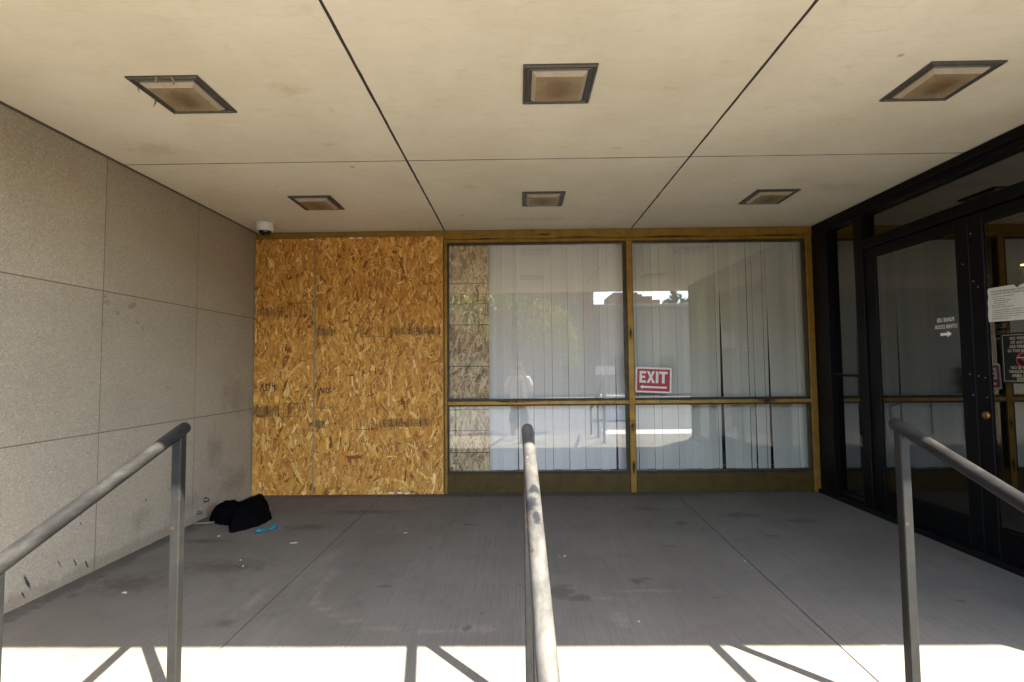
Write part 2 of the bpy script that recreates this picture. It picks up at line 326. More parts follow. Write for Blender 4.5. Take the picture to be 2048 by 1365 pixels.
def quad2(bm, x0, x1, y0, y1, mtx, mi=0):
    f = bm.faces.new([bm.verts.new(mtx @ Vector(p)) for p in ((x0, y0, 0), (x1, y0, 0), (x1, y1, 0), (x0, y1, 0))]); f.material_index = mi
def text(bm, s, size, mtx, bold=0., mi=0, align='CENTER', sx=1.):
    cu = bpy.data.curves.new('t', 'FONT'); cu.body = s; cu.size = size; cu.align_x = align; cu.align_y = 'CENTER'; cu.offset = bold; cu.resolution_u = 3
    o = bpy.data.objects.new('t', cu); COL.objects.link(o); dg = bpy.context.evaluated_depsgraph_get(); dg.update()
    me = bpy.data.meshes.new_from_object(o.evaluated_get(dg)); me.transform(mtx @ Matrix.Diagonal((sx, 1, 1, 1)))
    n0 = len(bm.faces); bm.from_mesh(me); bm.faces.ensure_lookup_table()
    for f in bm.faces[n0:]: f.material_index = mi
    bpy.data.objects.remove(o); bpy.data.curves.remove(cu); bpy.data.meshes.remove(me)
def frame_mtx(origin, face, rot=0., mirror=False):
    """local x right, y up, z towards the viewer, on a surface that faces -Y or -X"""
    if face == '-Y': b = Matrix(((1, 0, 0), (0, 0, -1), (0, 1, 0)))
    else: b = Matrix(((0, 0, -1), (-1, 0, 0), (0, 1, 0)))
    if mirror: b = b @ Matrix.Diagonal((-1, 1, 1))
    return Matrix.Translation(origin) @ b.to_4x4() @ Matrix.Rotation(rot, 4, 'Z')

# ------------------------------------------------------------------ setting: landing, ground
bm = B()
J1 = lambda y: -1.287
J2 = lambda y: 1.436 + (y + .434) * .0398
ys = [.3, LAND_Y]; g = .003
for (fa, fb) in ((lambda y: -2.75, lambda y: J1(y) - g), (lambda y: J1(y) + g, lambda y: J2(y) - g), (lambda y: J2(y) + g, lambda y: 6.3)):
    t = [bm.verts.new((fa(ys[0]), ys[0], 0)), bm.verts.new((fb(ys[0]), ys[0], 0)), bm.verts.new((fb(ys[1]), ys[1], 0)), bm.verts.new((fa(ys[1]), ys[1], 0))]
    d = [bm.verts.new((v.co.x, v.co.y, -.02)) for v in t]
    bm.faces.new(t[::-1])
    for i in range(4): bm.faces.new((t[i], t[(i + 1) % 4], d[(i + 1) % 4], d[i]))
box(bm, -2.75, 6.3, LAND_Y + .002, .3, -.5, -.014, 0, 1)
for k in range(2): box(bm, -2.75, 6.3, LAND_Y - .32 * (k + 1), LAND_Y - .32 * k, -.5, -.15 * (k + 1), .006, 2)
tag(put('landing', bm, [M['floor'], M['joint'], M['walk']]), 'broomed grey concrete entrance landing with two steps at its front', kind='structure')
bm = B(); quad2(bm, -400, 400, -400, 400, Matrix.Translation((0, 0, GZ - .12)))
tag(put('ground', bm, M['road']), 'dark asphalt ground reaching the horizon', kind='structure')
bm = B(); box(bm, -40, 40, -8.35, LAND_Y - .6, GZ - .2, GZ, .01); tag(put('pavement', bm, M['darkwalk']), 'dark worn pavement in front of the steps', kind='structure')
bm = B(); box(bm, 2.1, 12, -8.34, -7.45, GZ - .1, GZ + .012, .004); tag(put('kerb_strip', bm, M['kerb']), 'pale kerb strip beyond the steps', kind='structure')
bm = B(); box(bm, -40, 40, -23, -19, GZ - .2, GZ, .01); tag(put('far_pavement', bm, M['darkwalk']), 'grey pavement across the street', kind='structure')

# ------------------------------------------------------------------ ceiling, roof
SX = [-2.54, -.705, 1.107, 2.905, 4.7, 6.25]; SY = [.05, -1.683, -3.485, ROOF_Y]
bm = B(); g = .0075; jr = random.Random(5)
for i in range(5):
    for j in range(3):
        x0, x1 = SX[i] + (g if i else 0.004), SX[i + 1] - g
        y1, y0 = SY[j] - (.0062 if j else 0), SY[j + 1] + (.0062 if j < 2 else 0)
        J = lambda: jr.uniform(-.0013, .0013)
        pp = [(x0 + (x1 - x0) * q / 24, y0 + J()) for q in range(24)] + [(x1 + J(), y0 + (y1 - y0) * q / 24) for q in range(24)] + [(x1 + (x0 - x1) * q / 24, y1 + J()) for q in range(24)] + [(x0 + J(), y1 + (y0 - y1) * q / 24) for q in range(24)]
        poly_prism(bm, pp[::-1], Matrix.Translation((0, 0, H + .03)) @ Matrix.Diagonal((1, 1, -1, 1)), .03, 0)
box(bm, -3.0, 6.3, ROOF_Y + .004, .1, H + .0015, H + .06, 0, 1)
tag(put('ceiling', bm, [M['ceiling'], M['joint']]), 'cream plaster ceiling in large panels with dark joints', kind='structure')
bm = B(); box(bm, -3.0, 9, ROOF_Y, 9, H + .06, H + .9, .01); tag(put('roof_slab', bm, M['roof']), 'deep concrete roof slab over the entrance', kind='structure')

# ------------------------------------------------------------------ left panel wall
bm = B(); g = .0034
PY = [.12, -.895, -1.812, -2.73, -3.45, ROOF_Y + .05]; PZ = [-.02, .817, 1.683, H - .011]
for i in range(5):
    for j in range(3):
        box(bm, XL - .06, XL, PY[i + 1] + g, PY[i] - g, PZ[j] + g, PZ[j + 1] - (g if j < 2 else 0), 0, 0)
box(bm, XL - .45, XL - .0012, ROOF_Y + .06, .3, -.5, H + .02, 0, 1)
w = put('panel_wall', bm, [M['stone'], M['stonejoint']]); tag(w, 'speckled grey aggregate panel wall on the left with scuffs and rust spots', 'wall')

# ------------------------------------------------------------------ bronze window wall
win = thing('window_wall', (0, 0, 0), 'worn gold metal window wall of two tall bays over dark bronze sills', 'window')
bm = B(); box(bm, XL, .149, -.012, .09, 2.435, H - .004, .002); box(bm, .1515, XR + .03, -.010, .09, 2.435, H - .004, .002)
put('header', bm, M['gold'], win)
bm = B(); box(bm, XL + .01, XR - .05, .004, .07, 2.404, 2.435, .003); put('header_lip', bm, M['gold'], win)
for (x0, x1) in ((-.713, -.682), (1.050, 1.106), (2.772, XR)):
    bm = B(); box(bm, x0, x1, -.004, .09, 0.0, 2.4345, .003); put('mullion', bm, M['goldmull'], win)
for (x0, x1) in ((-.682, 1.050), (1.106, 2.772)):
    bm = B(); box(bm, x0 + .001, x1 - .001, -.002, .08, .834, .867, .003); put('transom', bm, M['goldbar'], win)
    bm = B(); box(bm, x0 + .001, x1 - .001, .002, .10, .0, .181, .004); put('sill_panel', bm, M['olive'], win)
    for (z0, z1) in ((.181, .834), (.867, 2.404)):
        bm = B(); s = .016; sl = .006 if x0 > 0 else .012; sr = .028 if x0 < 0 else .012
        top = .018 if z0 > .5 else .014; bot = .022
        box(bm, x0, x0 + sl, .012, .06, z0, z1); box(bm, x1 - sr, x1, .012, .06, z0, z1)
        box(bm, x0 + sl, x1 - sr, .012, .06, z1 - top, z1); box(bm, x0 + sl, x1 - sr, .012, .06, z0, z0 + bot)
        put('glazing_stop', bm, M['stop'], win)
        bm = B(); quad2(bm, x0 + .004, x1 - .004, z0 + .004, z1 - .004, frame_mtx((0, .036, 0), '-Y')); put('glass_pane', bm, M['glass'], win)
bm = B(); box(bm, XL - .03, XL + .05, .0, .09, 0, 2.434, .002); put('jamb', bm, M['goldmull'], win)

# ------------------------------------------------------------------ strand board
PAL1 = [((.64, .305, .058), 5), ((.74, .40, .092), 3.6), ((.82, .51, .155), 1.8), ((.54, .235, .040), 4), ((.35, .13, .021), 2.4), ((.19, .06, .011), 1.2), ((.85, .60, .26), .8), ((.59, .27, .048), 4)]
PAL2 = [((.62, .46, .23), 5), ((.76, .60, .34), 4), ((.42, .28, .12), 4), ((.28, .15, .065), 2), ((.18, .085, .035), 1), ((.74, .62, .38), 1.5)]
def strands(x0, x1, z0, z1, yf, n, pal, seed, tmax=.0016):
    r = np.random.default_rng(seed)
    L = np.clip(r.lognormal(math.log(.092), .40, n), .025, .24); W = np.clip(r.lognormal(math.log(.0155), .5, n), .004, .05)
    small = r.random(n) < .22; L[small] *= .5; W[small] *= .5; need = r.random(n) < .10; W[need] = r.uniform(.003, .006, need.sum())
    th = r.normal(0, R(21), n); odd = r.random(n) < .2; th[odd] = r.uniform(-math.pi / 2, math.pi / 2, odd.sum())
    cx = r.uniform(x0, x1, n); cz = r.uniform(z0, z1, n)
    hexa = np.array([(-.5, -.42), (.1, -.5), (.5, -.40), (.46, .40), (-.05, .5), (-.48, .36)])
    j = hexa[None] + r.normal(0, .075, (n, 6, 2))
    u = j[:, :, 0] * W[:, None]; v = j[:, :, 1] * L[:, None]
    c, s = np.cos(th)[:, None], np.sin(th)[:, None]
    X = np.clip(cx[:, None] + u * c + v * s, x0 + .001, x1 - .001); Z = np.clip(cz[:, None] - u * s + v * c, z0 + .001, z1 - .001)
    lay = (np.arange(n) / n)[:, None] * tmax
    Y = yf - lay - (u * r.normal(0, .02, n)[:, None] + v * r.normal(0, .006, n)[:, None])
    pts = np.stack([X, Y, Z], -1).reshape(-1, 3)
    wts = np.array([q for _, q in pal]); cols = np.array([q for q, _ in pal])[r.choice(len(pal), n, p=wts / wts.sum())]
    cols[need & (r.random(n) < .6)] = (.14, .05, .012)  # most thin needles coloured dark: fine shadows between strands, painted in
    cols = cols * .88 + cols.mean(0) * .12
    cols = cols * r.normal(1, .09, n)[:, None].clip(.7, 1.3)
    uv = np.stack([u + r.uniform(0, 20, n)[:, None], v + r.uniform(0, 20, n)[:, None]], -1).reshape(-1, 2)
    return pts, np.repeat(cols, 6, 0), uv
def board(name, x0, x1, z0, z1, yf, thick, n, pal, seed, parent):
    pts, cols, uv = strands(x0, x1, z0, z1, yf, n, pal, seed)
    bx = np.array([(x, y, z) for x in (x0, x1) for y in (yf + .0002, yf + thick) for z in (z0, z1)])
    off = np.array(WLOC[parent.name]); k = len(pts)
    V = np.vstack([pts, bx]) - off
    faces = [tuple(range(i, i + 6)) for i in range(0, k, 6)] + [tuple(k + i for i in f) for f in ((0, 1, 3, 2), (4, 6, 7, 5), (0, 4, 5, 1), (2, 3, 7, 6), (0, 2, 6, 4), (1, 5, 7, 3))]
    me = bpy.data.meshes.new(name); me.from_pydata(V.tolist(), [], faces)
    a = me.color_attributes.new('strand', 'FLOAT_COLOR', 'POINT')
    cc = np.ones((len(V), 4)); cc[:k, :3] = cols; cc[k:, :3] = (.36, .18, .04); a.data.foreach_set('color', cc.ravel())
    ul = me.uv_layers.new(name='UVMap'); li = np.zeros(len(me.loops), int); me.loops.foreach_get('vertex_index', li)
    uu = np.zeros((len(V), 2)); uu[:k] = uv; ul.data.foreach_set('uv', uu[li].ravel())
    for p in me.polygons[len(pts) // 6:]: p.material_index = 1
    me.polygons[len(pts) // 6 + 2].material_index = 0
    return put(name, me, [M['osb'], M['osbedge']], parent)
def edge_strip(parent, x, z0, z1, yf):
    bm = B(); rr = random.Random(int(x * 997))
    for q in range(60):
        za, zb = z0 + (z1 - z0) * q / 60, z0 + (z1 - z0) * (q + 1) / 60
        box(bm, x - .0020 - rr.uniform(0, .0015), x + .0020 + rr.uniform(0, .0015), yf, yf + .004, za, zb)
    return put('sealed_edge', bm, M['osbedge'], parent)
def stamp(parent, x0, x1, z0, z1, yf, flip, box_at, seed):
    """faded grade stamp printed sideways across the board"""
    r = random.Random(seed); bm = B(); h = z1 - z0; zc = (z0 + z1) / 2
    rot = R(-90) if flip else R(90)
    F = lambda x, z=zc, a=0.: frame_mtx((x, yf, z), '-Y', a)
    def bar(x, w, za, zb): quad2(bm, x, x + w, za, zb, frame_mtx((0, yf, 0), '-Y'))
    x = x0
    words = ['EXPOSURE 1', 'THE ENGINEERED WOOD', 'APA', 'RATED SHEATHING', '24/16', 'SIZED FOR SPACING', '15/32 CATEGORY', 'MILL 435', 'PS 2-10 PRP-108', 'SHEATHING SPAN', 'THIS SIDE DOWN', 'B']
    k = 0
    while x < x1 - .008:
        if box_at and box_at[0] - .012 < x < box_at[1]: x = box_at[1] + .02; continue
        s = words[k % len(words)]; k += 1
        big = s in ('APA', '24/16', 'B')
        sz = .034 if big else r.choice((.010, .012, .014))
        if x + sz > x1: break
        text(bm, s, sz, F(x + sz / 2, zc + (0 if not flip else 0), rot), .0008 if big else .0003, 0, 'CENTER', min(1.1, h / (len(s) * sz * .62)))
        x += sz * (.9 if big else 1.05)
        if r.random() < .7: bar(x, r.choice((.003, .004, .008)), z0 + r.uniform(0, .02), z1 - r.uniform(0, .02)); x += .008
    if box_at:
        a, b2 = box_at; t = .004
        bar(a, b2 - a, z0 - .012, z0 - .012 + t); bar(a, t, z0 - .012, z1); bar(b2, t, z0 - .012, z1)
        if flip: bar(a, b2 - a, z1, z1 + t)
        for q in (.22, .5, .77): bar(a + (b2 - a) * q, t * .9, z0 - .01, z1)
        for q, s in ((.1, 'NAIL SPACING'), (.36, 'WALL  16'), (.63, 'ROOF  24'), (.9, 'EDGE 6 IN')): text(bm, s, .014, F(a + (b2 - a) * q, zc, rot), .0003)
    return put('printed_stamp', bm, M['ink'], parent)
def strokes(parent, x, z, yf, sc_, lines, name='marker_writing'):
    bm = B()
    for ln in lines:
        for (a, b2) in zip(ln, ln[1:]):
            p, q = Vector((x + a[0] * sc_, 0, z + a[1] * sc_)), Vector((x + b2[0] * sc_, 0, z + b2[1] * sc_)); d = (q - p).normalized() * .0042; nn = Vector((-d.z, 0, d.x))
            bm.faces.new([bm.verts.new(Vector((0, yf, 0)) + w_) for w_ in (p - d + nn, p - d - nn, q + d - nn, q + d + nn)]); yf -= .00002
    return put(name, bm, M['marker'], parent)
YF = -.030; YS = YF - .0036
nb = thing('plywood_board', (-2.25, YF, 0), 'narrow orange strand board standing beside the grey panel wall', 'board', 'strand boards covering the window')
board('strand_sheet', -2.538, -1.9545, .003, 2.452, YF, .013, 5200, PAL1, 3, nb)
stamp(nb, -2.535, -2.235, 1.69, 1.80, YS, True, None, 1); stamp(nb, -2.225, -1.965, 1.71, 1.825, YS, True, (-2.2, -1.975), 2)
stamp(nb, -2.535, -2.28, .74, .86, YS, True, None, 5); stamp(nb, -2.25, -2.02, .755, .865, YS, True, (-2.245, -2.03), 6)
strokes(nb, -2.47, .985, YS, .05, [[(0, 0), (.5, 1.5), (.55, 1.1), (.7, .1), (1.2, .1)], [(1.2, .1), (1.15, 1.4)], [(1.15, 1.4), (1.5, 1.05), (1.9, 1.5), (1.85, .4)], [(2.4, 1.5), (2.35, 1.0), (3.0, 1.1)], [(2.85, 1.6), (2.8, -.1)]])
wb = thing('plywood_board', (-1.33, YF, 0), 'wide orange strand board between the narrow board and the glass', 'board', 'strand boards covering the window')
board('strand_sheet', -1.9515, -.714, .004, 2.462, YF, .013, 10800, PAL1, 8, wb)
stamp(wb, -1.94, -1.74, 1.50, 1.585, YS, False, None, 11); stamp(wb, -1.52, -1.29, 1.505, 1.60, YS, False, (-1.51, -1.29), 12); stamp(wb, -1.23, -.75, 1.50, 1.595, YS, False, None, 13)
stamp(wb, -1.94, -1.84, .625, .715, YS, False, None, 14); stamp(wb, -1.60, -1.37, .625, .72, YS, False, (-1.595, -1.35), 15); stamp(wb, -1.33, -.84, .63, .72, YS, False, None, 16)
strokes(wb, -1.90, .955, YS, .045, [[(0, 0), (.25, 1.3), (.8, .1), (1.05, 1.2)], [(1.5, 1.2), (1.35, .2)], [(1.7, 1.2), (2.3, 1.2), (1.9, .75), (2.35, .5), (1.9, .1), (1.6, .2)], [(3.0, 1.5), (3.3, 1.2), (3.1, .9)]])
for (pp, x) in ((nb, -2.5355), (nb, -1.957), (wb, -1.949), (wb, -.717)): edge_strip(pp, x, .004, 2.452, YF - .0030)
for (x, z) in ((-1.99, 2.447), (-1.60, 2.455), (-1.52, 2.455), (-1.21, .02), (-1.13, .022), (-1.06, .015)):
    bm = B(); box(bm, x - .022, x + .022, YF - .005, YF - .0033, z - .010, z + .006, .001)
    put('paint_dab', bm, M['white'], wb if x > -1.95 else nb)
ib = thing('plywood_board', (-.48, .06, .19), 'dull brown strand board strip behind the glass crossed by dark lines', 'board', 'strand boards covering the window')
board('strand_sheet', -.700, -.286, .19, 2.42, .066, .013, 2800, PAL2, 21, ib)
for z in (2.014, 1.813, 1.608, 1.205, .892, .786, .585, .375):
    bm = B()
    for q in range(26):
        xa = -.70 + q * .016; dz = rnd.uniform(-.0015, .0015); box(bm, xa, xa + .0161, .0618 - .0001 * (q % 2), .0638, z - .0045 + dz, z + .003 + dz)
    put('guide_line', bm, M['marker'], ib)

# ------------------------------------------------------------------ vertical blinds
def blind(x0, x1, gaps, label, seed, hue=(.86, .845, .80)):
    r = random.Random(seed); t = thing('vertical_blind', ((x0 + x1) / 2, .14, 2.44), label, 'blind', 'vertical blinds behind the window glass')
    n = round((x1 - x0) / .0775); bnd = [x0 + (x1 - x0) * i / n for i in range(n + 1)]
    gp = {}
    for (gx, gz, gw) in gaps:
        k = min(range(1, n), key=lambda i: abs(bnd[i] - gx)); bnd[k] = gx; gp[k] = (gz, gw)
    vs, fs, cs = [], [], []
    sl = {i: r.choice((0, 0, .0008, .0016, .003)) for i in range(1, n)}
    zs = [.188 + q * .1606 for q in range(15)]
    for i in range(n):
        tone = r.uniform(.91, 1.03); col = tuple(q * tone for q in hue); yo = r.uniform(-.001, .001); slant = r.uniform(.003, .007)
        zb = .190 + r.uniform(-.003, .004); lean = r.uniform(-.003, .003)
        k = len(vs)
        for z in zs:
            z = max(z, zb); fr = 1 - (z - .19) / 2.25
            def edge(j):
                if j in gp:
                    gz, gw = gp[j]; return max(0., (gz - z) / (gz - .19)) ** .7 * gw
                if j in sl and sl[j]: return sl[j] * (.35 + .65 * fr) - .0004
                return -.007
            a = bnd[i] + edge(i) / 2 + lean * fr * (0 if i in gp else 1); b2 = bnd[i + 1] - edge(i + 1) / 2
            for q, tn in ((0, 1.08), (.10, 1.08), (.13, 1), (.95, 1), (1, .93)): vs.append((a + (b2 - a) * q, .145 + yo + slant * (q - .5) - .0015 * math.sin(q * math.pi), z)); cs.append(tuple(min(.9, w_ * tn) for w_ in col))  # pale hem at one side; last edge darkened, overlap shade put into the tone
        for zi in range(len(zs) - 1):
            for q in range(4): fs.append((k + zi * 5 + q, k + zi * 5 + q + 1, k + zi * 5 + 6 + q, k + zi * 5 + 5 + q))
    me = bpy.data.meshes.new('slats'); off = WLOC[t.name]
    me.from_pydata([tuple(Vector(v) - off) for v in vs], [], fs); a = me.color_attributes.new('slat_tone', 'FLOAT_COLOR', 'POINT')
    a.data.foreach_set('color', np.hstack([np.array(cs), np.ones((len(cs), 1))]).ravel())
    put('slats', me, M['blind'], t, True)
    bm = B(); box(bm, x0, x1, .12, .17, 2.437, 2.48, .003); put('head_rail', bm, M['white'], t)
    bm = B(); tube(bm, [(x0 + (x1 - x0) * q / 40, .150, .222 + .002 * math.sin(q * 2.5)) for q in range(41)], .0016, 6); put('spacer_chain', bm, M['white'], t)
blind(-.30, 1.045, [(-.008, 1.45, .010), (.149, 1.25, .008), (.955, 1.2, .022)], 'pale vertical blind in the left bay beside the strand board strip', 2)
blind(1.09, 2.80, [(1.99, 1.93, .034), (2.31, 1.1, .012), (2.455, 1.72, .026)], 'greyish vertical blind in the right bay with three dark gaps', 5, (.69, .695, .60))
bm = B()
for (a, b2) in (((-2.6, .12, -.02), (3.0, 3.2, -.01)), ((-2.6, .12, H + .012), (3.0, 3.2, H + .02)), ((-2.6, 3.19, -.01), (3.0, 3.2, H + .012)), ((-2.61, .12, -.01), (-2.6, 3.2, H + .012)), ((2.99, .12, -.01), (3.0, 3.19, H + .012)), ((-2.6, .10, -.01), (-.715, .12, 2.5))):
    box(bm, a[0], b2[0], a[1], b2[1], a[2], b2[2])
tag(put('office_interior', bm, M['dark']), 'dark unlit room behind the blinds', kind='structure')

# ------------------------------------------------------------------ EXIT sign
es = thing('exit_sign', (1.292, .018, 1.055), 'white bordered red EXIT sign with a left arrow in the right glass bay', 'sign')
mt = frame_mtx((1.2915, .030, 1.0555), '-Y', R(-2.6))
def rrect(w, h, r, n=4):
    p = []
    for cx, cy, a in ((w / 2 - r, h / 2 - r, 0), (-w / 2 + r, h / 2 - r, 90), (-w / 2 + r, -h / 2 + r, 180), (w / 2 - r, -h / 2 + r, 270)):
        p += [(cx + r * math.cos(R(a + 90 * q / n)), cy + r * math.sin(R(a + 90 * q / n))) for q in range(n + 1)]
    return p
bm = B(); poly_prism(bm, rrect(.346, .244, .016), mt, .002); put('sign_plate', bm, M['signwhite'], es)
bm = B(); poly_prism(bm, rrect(.312, .210, .006), mt @ Matrix.Translation((0, 0, .0021)), .0006); put('red_field', bm, M['red'], es)
bm = B(); mt2 = mt @ Matrix.Translation((0, 0, .0028))
def LR(x, y, pts): poly_prism(bm, [(x + a, y + b2) for a, b2 in pts], mt2, .0005)
t = .023; hh = .112; y0 = -.028
LR(-.134, y0, [(0, 0), (.062, 0), (.062, t), (t, t), (t, hh / 2 - t / 2), (.054, hh / 2 - t / 2), (.054, hh / 2 + t / 2), (t, hh / 2 + t / 2), (t, hh - t), (.062, hh - t), (.062, hh), (0, hh)])
LR(-.066, y0, [(0, 0), (.026, 0), (.0405, .036), (.055, 0), (.081, 0), (.0535, hh / 2), (.079, hh), (.053, hh), (.0405, .076), (.028, hh), (.002, hh), (.0275, hh / 2)])
LR(.022, y0, [(0, 0), (.025, 0), (.025, hh), (0, hh)])
LR(.054, y0, [(.027, 0), (.053, 0), (.053, hh - t), (.080, hh - t), (.080, hh), (0, hh), (0, hh - t), (.027, hh - t)])
LR(0, -.068, [(-.128, 0), (-.098, .022), (-.104, .009), (.128, .009), (.128, -.009), (-.104, -.009), (-.098, -.022)])
put('lettering', bm, M['signwhite'], es)

# ------------------------------------------------------------------ black glass entrance
en = thing('glass_entrance', (XR, -1.7, 0), 'black framed glass entrance with double doors along the right side', 'entrance')
XF = XR; XB = XR + .11; XG = XR + .055
def fbox(name, y0, y1, z0, z1, x0=XF, x1=XB, mat=None, par=None, bev=.003):
    bm = B(); box(bm, x0, x1, y0, y1, z0, z1, bev); return put(name, bm, mat or M['black'], par or en)
fbox('top_beam', -3.52, -.0, 2.412, H - .003); fbox('beam_lip', -3.50, -.1, 2.450, 2.47, XF - .012, XF)
for y0, y1 in ((-.222, -.012), (-.712, -.603), (-2.745, -2.645), (-3.52, -3.42)): fbox('post', y0, y1, 0.0, 2.4115)
fbox('door_header', -2.6445, -.7125, 2.125, 2.205, XF - .004, XB)
fbox('sidelight_bar', -.6025, -.2225, 1.083, 1.108, XF + .02, XB - .02); fbox('sidelight_bar', -3.4195, -2.7455, 1.083, 1.108, XF + .02, XB - .02)
for y0, y1 in ((-.6025, -.2225), (-3.4195, -2.7455)): fbox('sidelight_sill', y0, y1, .0, .062, XF - .001, XB)
fbox('threshold', -3.50, -.03, .0, .035, XF - .045, XF - .002, M['blackdk'])
def pane(y0, y1, z0, z1, par, x=XG):
    bm = B(); quad2(bm, -y1, -y0, z0, z1, frame_mtx((x, 0, 0), '-X')); return put('glass_pane', bm, M['darkglass'], par)
pane(-.603, -.222, .06, 1.085, en); pane(-.603, -.222, 1.106, 2.412, en); pane(-2.645, -.712, 2.204, 2.413, en); pane(-3.42, -2.745, .06, 1.085, en); pane(-3.42, -2.745, 1.106, 2.413, en)
doors = []
for k, (ya, yb) in enumerate(((-1.676, -.716), (-2.641, -1.681))):
    bm = B(); x0, x1 = XF + .012, XF + .062
    s0, s1 = (.098, .12) if k == 0 else (.12, .096)
    box(bm, x0, x1, yb - s1, yb, .012, 2.118, .003); box(bm, x0, x1, ya, ya + s0, .012, 2.118, .003)
    box(bm, x0, x1, ya + s0, yb - s1, 2.048, 2.118, .003); box(bm, x0, x1, ya + s0, yb - s1, .012, .212, .003)
    d = put('door', bm, M['black'], en); doors.append((d, ya + s0, yb - s1)); d['label'] = ('door with mirrored white lettering on its glass', 'door with a paper notice and a black sign on its glass')[k]
    pane(ya + s0 - .004, yb - s1 + .004, .208, 2.052, d, XF + .022)
    for zz in (.206, 2.044): bm = B(); box(bm, x0 - .004, x0, ya + s0 - .004, yb - s1 + .004, zz, zz + .010); put('glazing_bead', bm, M['blackdk'], d)
    bm = B(); box(bm, x1 + .02, x1 + .07, yb - .52, yb - .22, 2.02, 2.09, .004); tube(bm, [(x1 + .05, yb - .30, 2.05), (x1 + .12, yb - .55, 2.06), (x1 + .06, yb - .72, 2.075)], .008, 8); put('door_closer', bm, M['stop'], d)
d2 = doors[1][0]
bm = B(); lathe(bm, (XF + .012, -1.742, .872), [(.024, -.002), (.024, .008), (.019, .014), (.012, .016), (.004, .013)], 20, Vector((-1, 0, 0))); put('lock_cylinder', bm, M['brass'], d2)
for k, pts in ((0, ((-1.63, 1.82), (-1.655, .99), (-1.64, 1.12))), (1, ((-1.70, 1.70), (-1.73, 1.66), (-1.70, 1.11), (-1.745, 1.10), (-1.75, .98), (-1.70, 2.0)))):
    for (y, z) in pts:
        bm = B(); lathe(bm, (XF + .012, y, z), [(.0045, -.001), (.0045, .001), (.002, .002)], 8, Vector((-1, 0, 0))); put('screw', bm, M['steel'], doors[k][0])
# lettering on the first door, read from inside
dl = thing('door_lettering', (XF + .039, -1.485, 1.44), 'mirrored white PLEASE USE OTHER DOOR lettering with an arrow on door glass', 'lettering')
mt = frame_mtx((XF + .0205, -1.466, 1.437), '-X', 0, True)
bm = B(); text(bm, 'PLEASE USE', .037, mt @ Matrix.Translation((0, .042, 0)), .0003, 0, 'CENTER', .74); text(bm, 'OTHER DOOR', .037, mt @ Matrix.Translation((0, -.004, 0)), .0003, 0, 'CENTER', .74)
poly_prism(bm, [(-.045, -.044), (.012, -.044), (.012, -.032), (.045, -.053), (.012, -.074), (.012, -.062), (-.045, -.062)][::-1], mt @ Matrix.Diagonal((-1, 1, 1, 1)), .0005)
put('letters', bm, M['decal'], dl)
# black prohibition sign
ws = thing('weapon_sign', (XF + .0185, -1.98, 1.218), 'black framed NO WEAPONS sign in English and Spanish on door glass', 'sign')
SW, SH = .262, .292; mt = frame_mtx((XF + .0185, -1.852 - SW / 2, 1.217), '-X')
bm = B(); poly_prism(bm, rrect(SW, SH, .004), mt, .003); put('sign_plate', bm, M['signblack'], ws)
bm = B(); m3 = mt @ Matrix.Translation((0, 0, .0034)); a, b2, tt = SW / 2 - .012, SH / 2 - .012, .0022
quad2(bm, -a, a, b2 - tt, b2, m3); quad2(bm, -a, a, -b2, -b2 + tt, m3); quad2(bm, -a, -a + tt, -b2 + tt, b2 - tt, m3); quad2(bm, a - tt, a, -b2 + tt, b2 - tt, m3)
put('border_line', bm, M['beige'], ws)
bm = B()
for s, y in (('NO WEAPONS', .112), ('OF ANY KIND', .088), ('ARE PERMITTED', .064), ('IN THIS BUILDING', .040), ('NO SE PERMITE', -.056), ('NINGÚN TIPO DE', -.079), ('ARMA EN ESTE', -.102), ('EDIFICIO', -.122)):
    text(bm, s, .0245, m3 @ Matrix.Translation((0, y, 0)), .0001, 0, 'CENTER', .9)
put('lettering', bm, M['beige'], ws)
bm = B(); poly_prism(bm, [(-.045, .010), (-.045, .003), (.002, .003), (.008, -.002), (.020, -.026), (.036, -.026), (.026, .000), (.030, .010)], m3 @ Matrix.Translation((.004, -.004, 0)) @ Matrix.Diagonal((.85, .85, 1, 1)), .0004); put('pistol_symbol', bm, M['beige'], ws)
bm = B(); m4 = m3 @ Matrix.Translation((0, -.012, .0008))
for q in range(32):
    p = [(r_ * math.cos(R(11.25 * (q + e))), r_ * math.sin(R(11.25 * (q + e)))) for r_, e in ((.036, 0), (.041, 0), (.041, 1), (.036, 1))]
    bm.faces.new([bm.verts.new(m4 @ Vector((x, y, 0))) for x, y in p])
quad2(bm, -.037, .037, -.0025, .0025, m4 @ Matrix.Rotation(R(-45), 4, 'Z')); put('prohibition_ring', bm, M['red'], ws)
# paper notice with a torn top edge
pn = thing('paper_notice', (XF + .0185, -1.95, 1.54), 'white paper notice with a torn top edge taped to door glass', 'paper')
mt = frame_mtx((XF + .0185, -1.777, 1.436), '-X', R(-1))
bm = B(); W_ = .42
edge = [(W_, .228), (.36, .222), (.31, .214), (.25, .208), (.205, .198), (.19, .187), (.178, .195), (.172, .205), (.12, .205), (.06, .204), (.012, .203)]
poly_prism(bm, [(.006, .0), (W_, .0)] + edge + [(.004, .19), (.009, .15), (.003, .12), (.006, .08), (.002, .04)], mt, .0008); put('sheet', bm, M['paper'], pn)
bm = B(); m5 = mt @ Matrix.Translation((0, 0, .0011)); rr = random.Random(4)
text(bm, 'The Unemployment Insurance', .0165, m5 @ Matrix.Translation((.026, .180, 0)), .0005, 0, 'LEFT', 1.15); text(bm, 'Customer Service Center Lobby', .0165, m5 @ Matrix.Translation((.026, .165, 0)), .0005, 0, 'LEFT', 1.05)
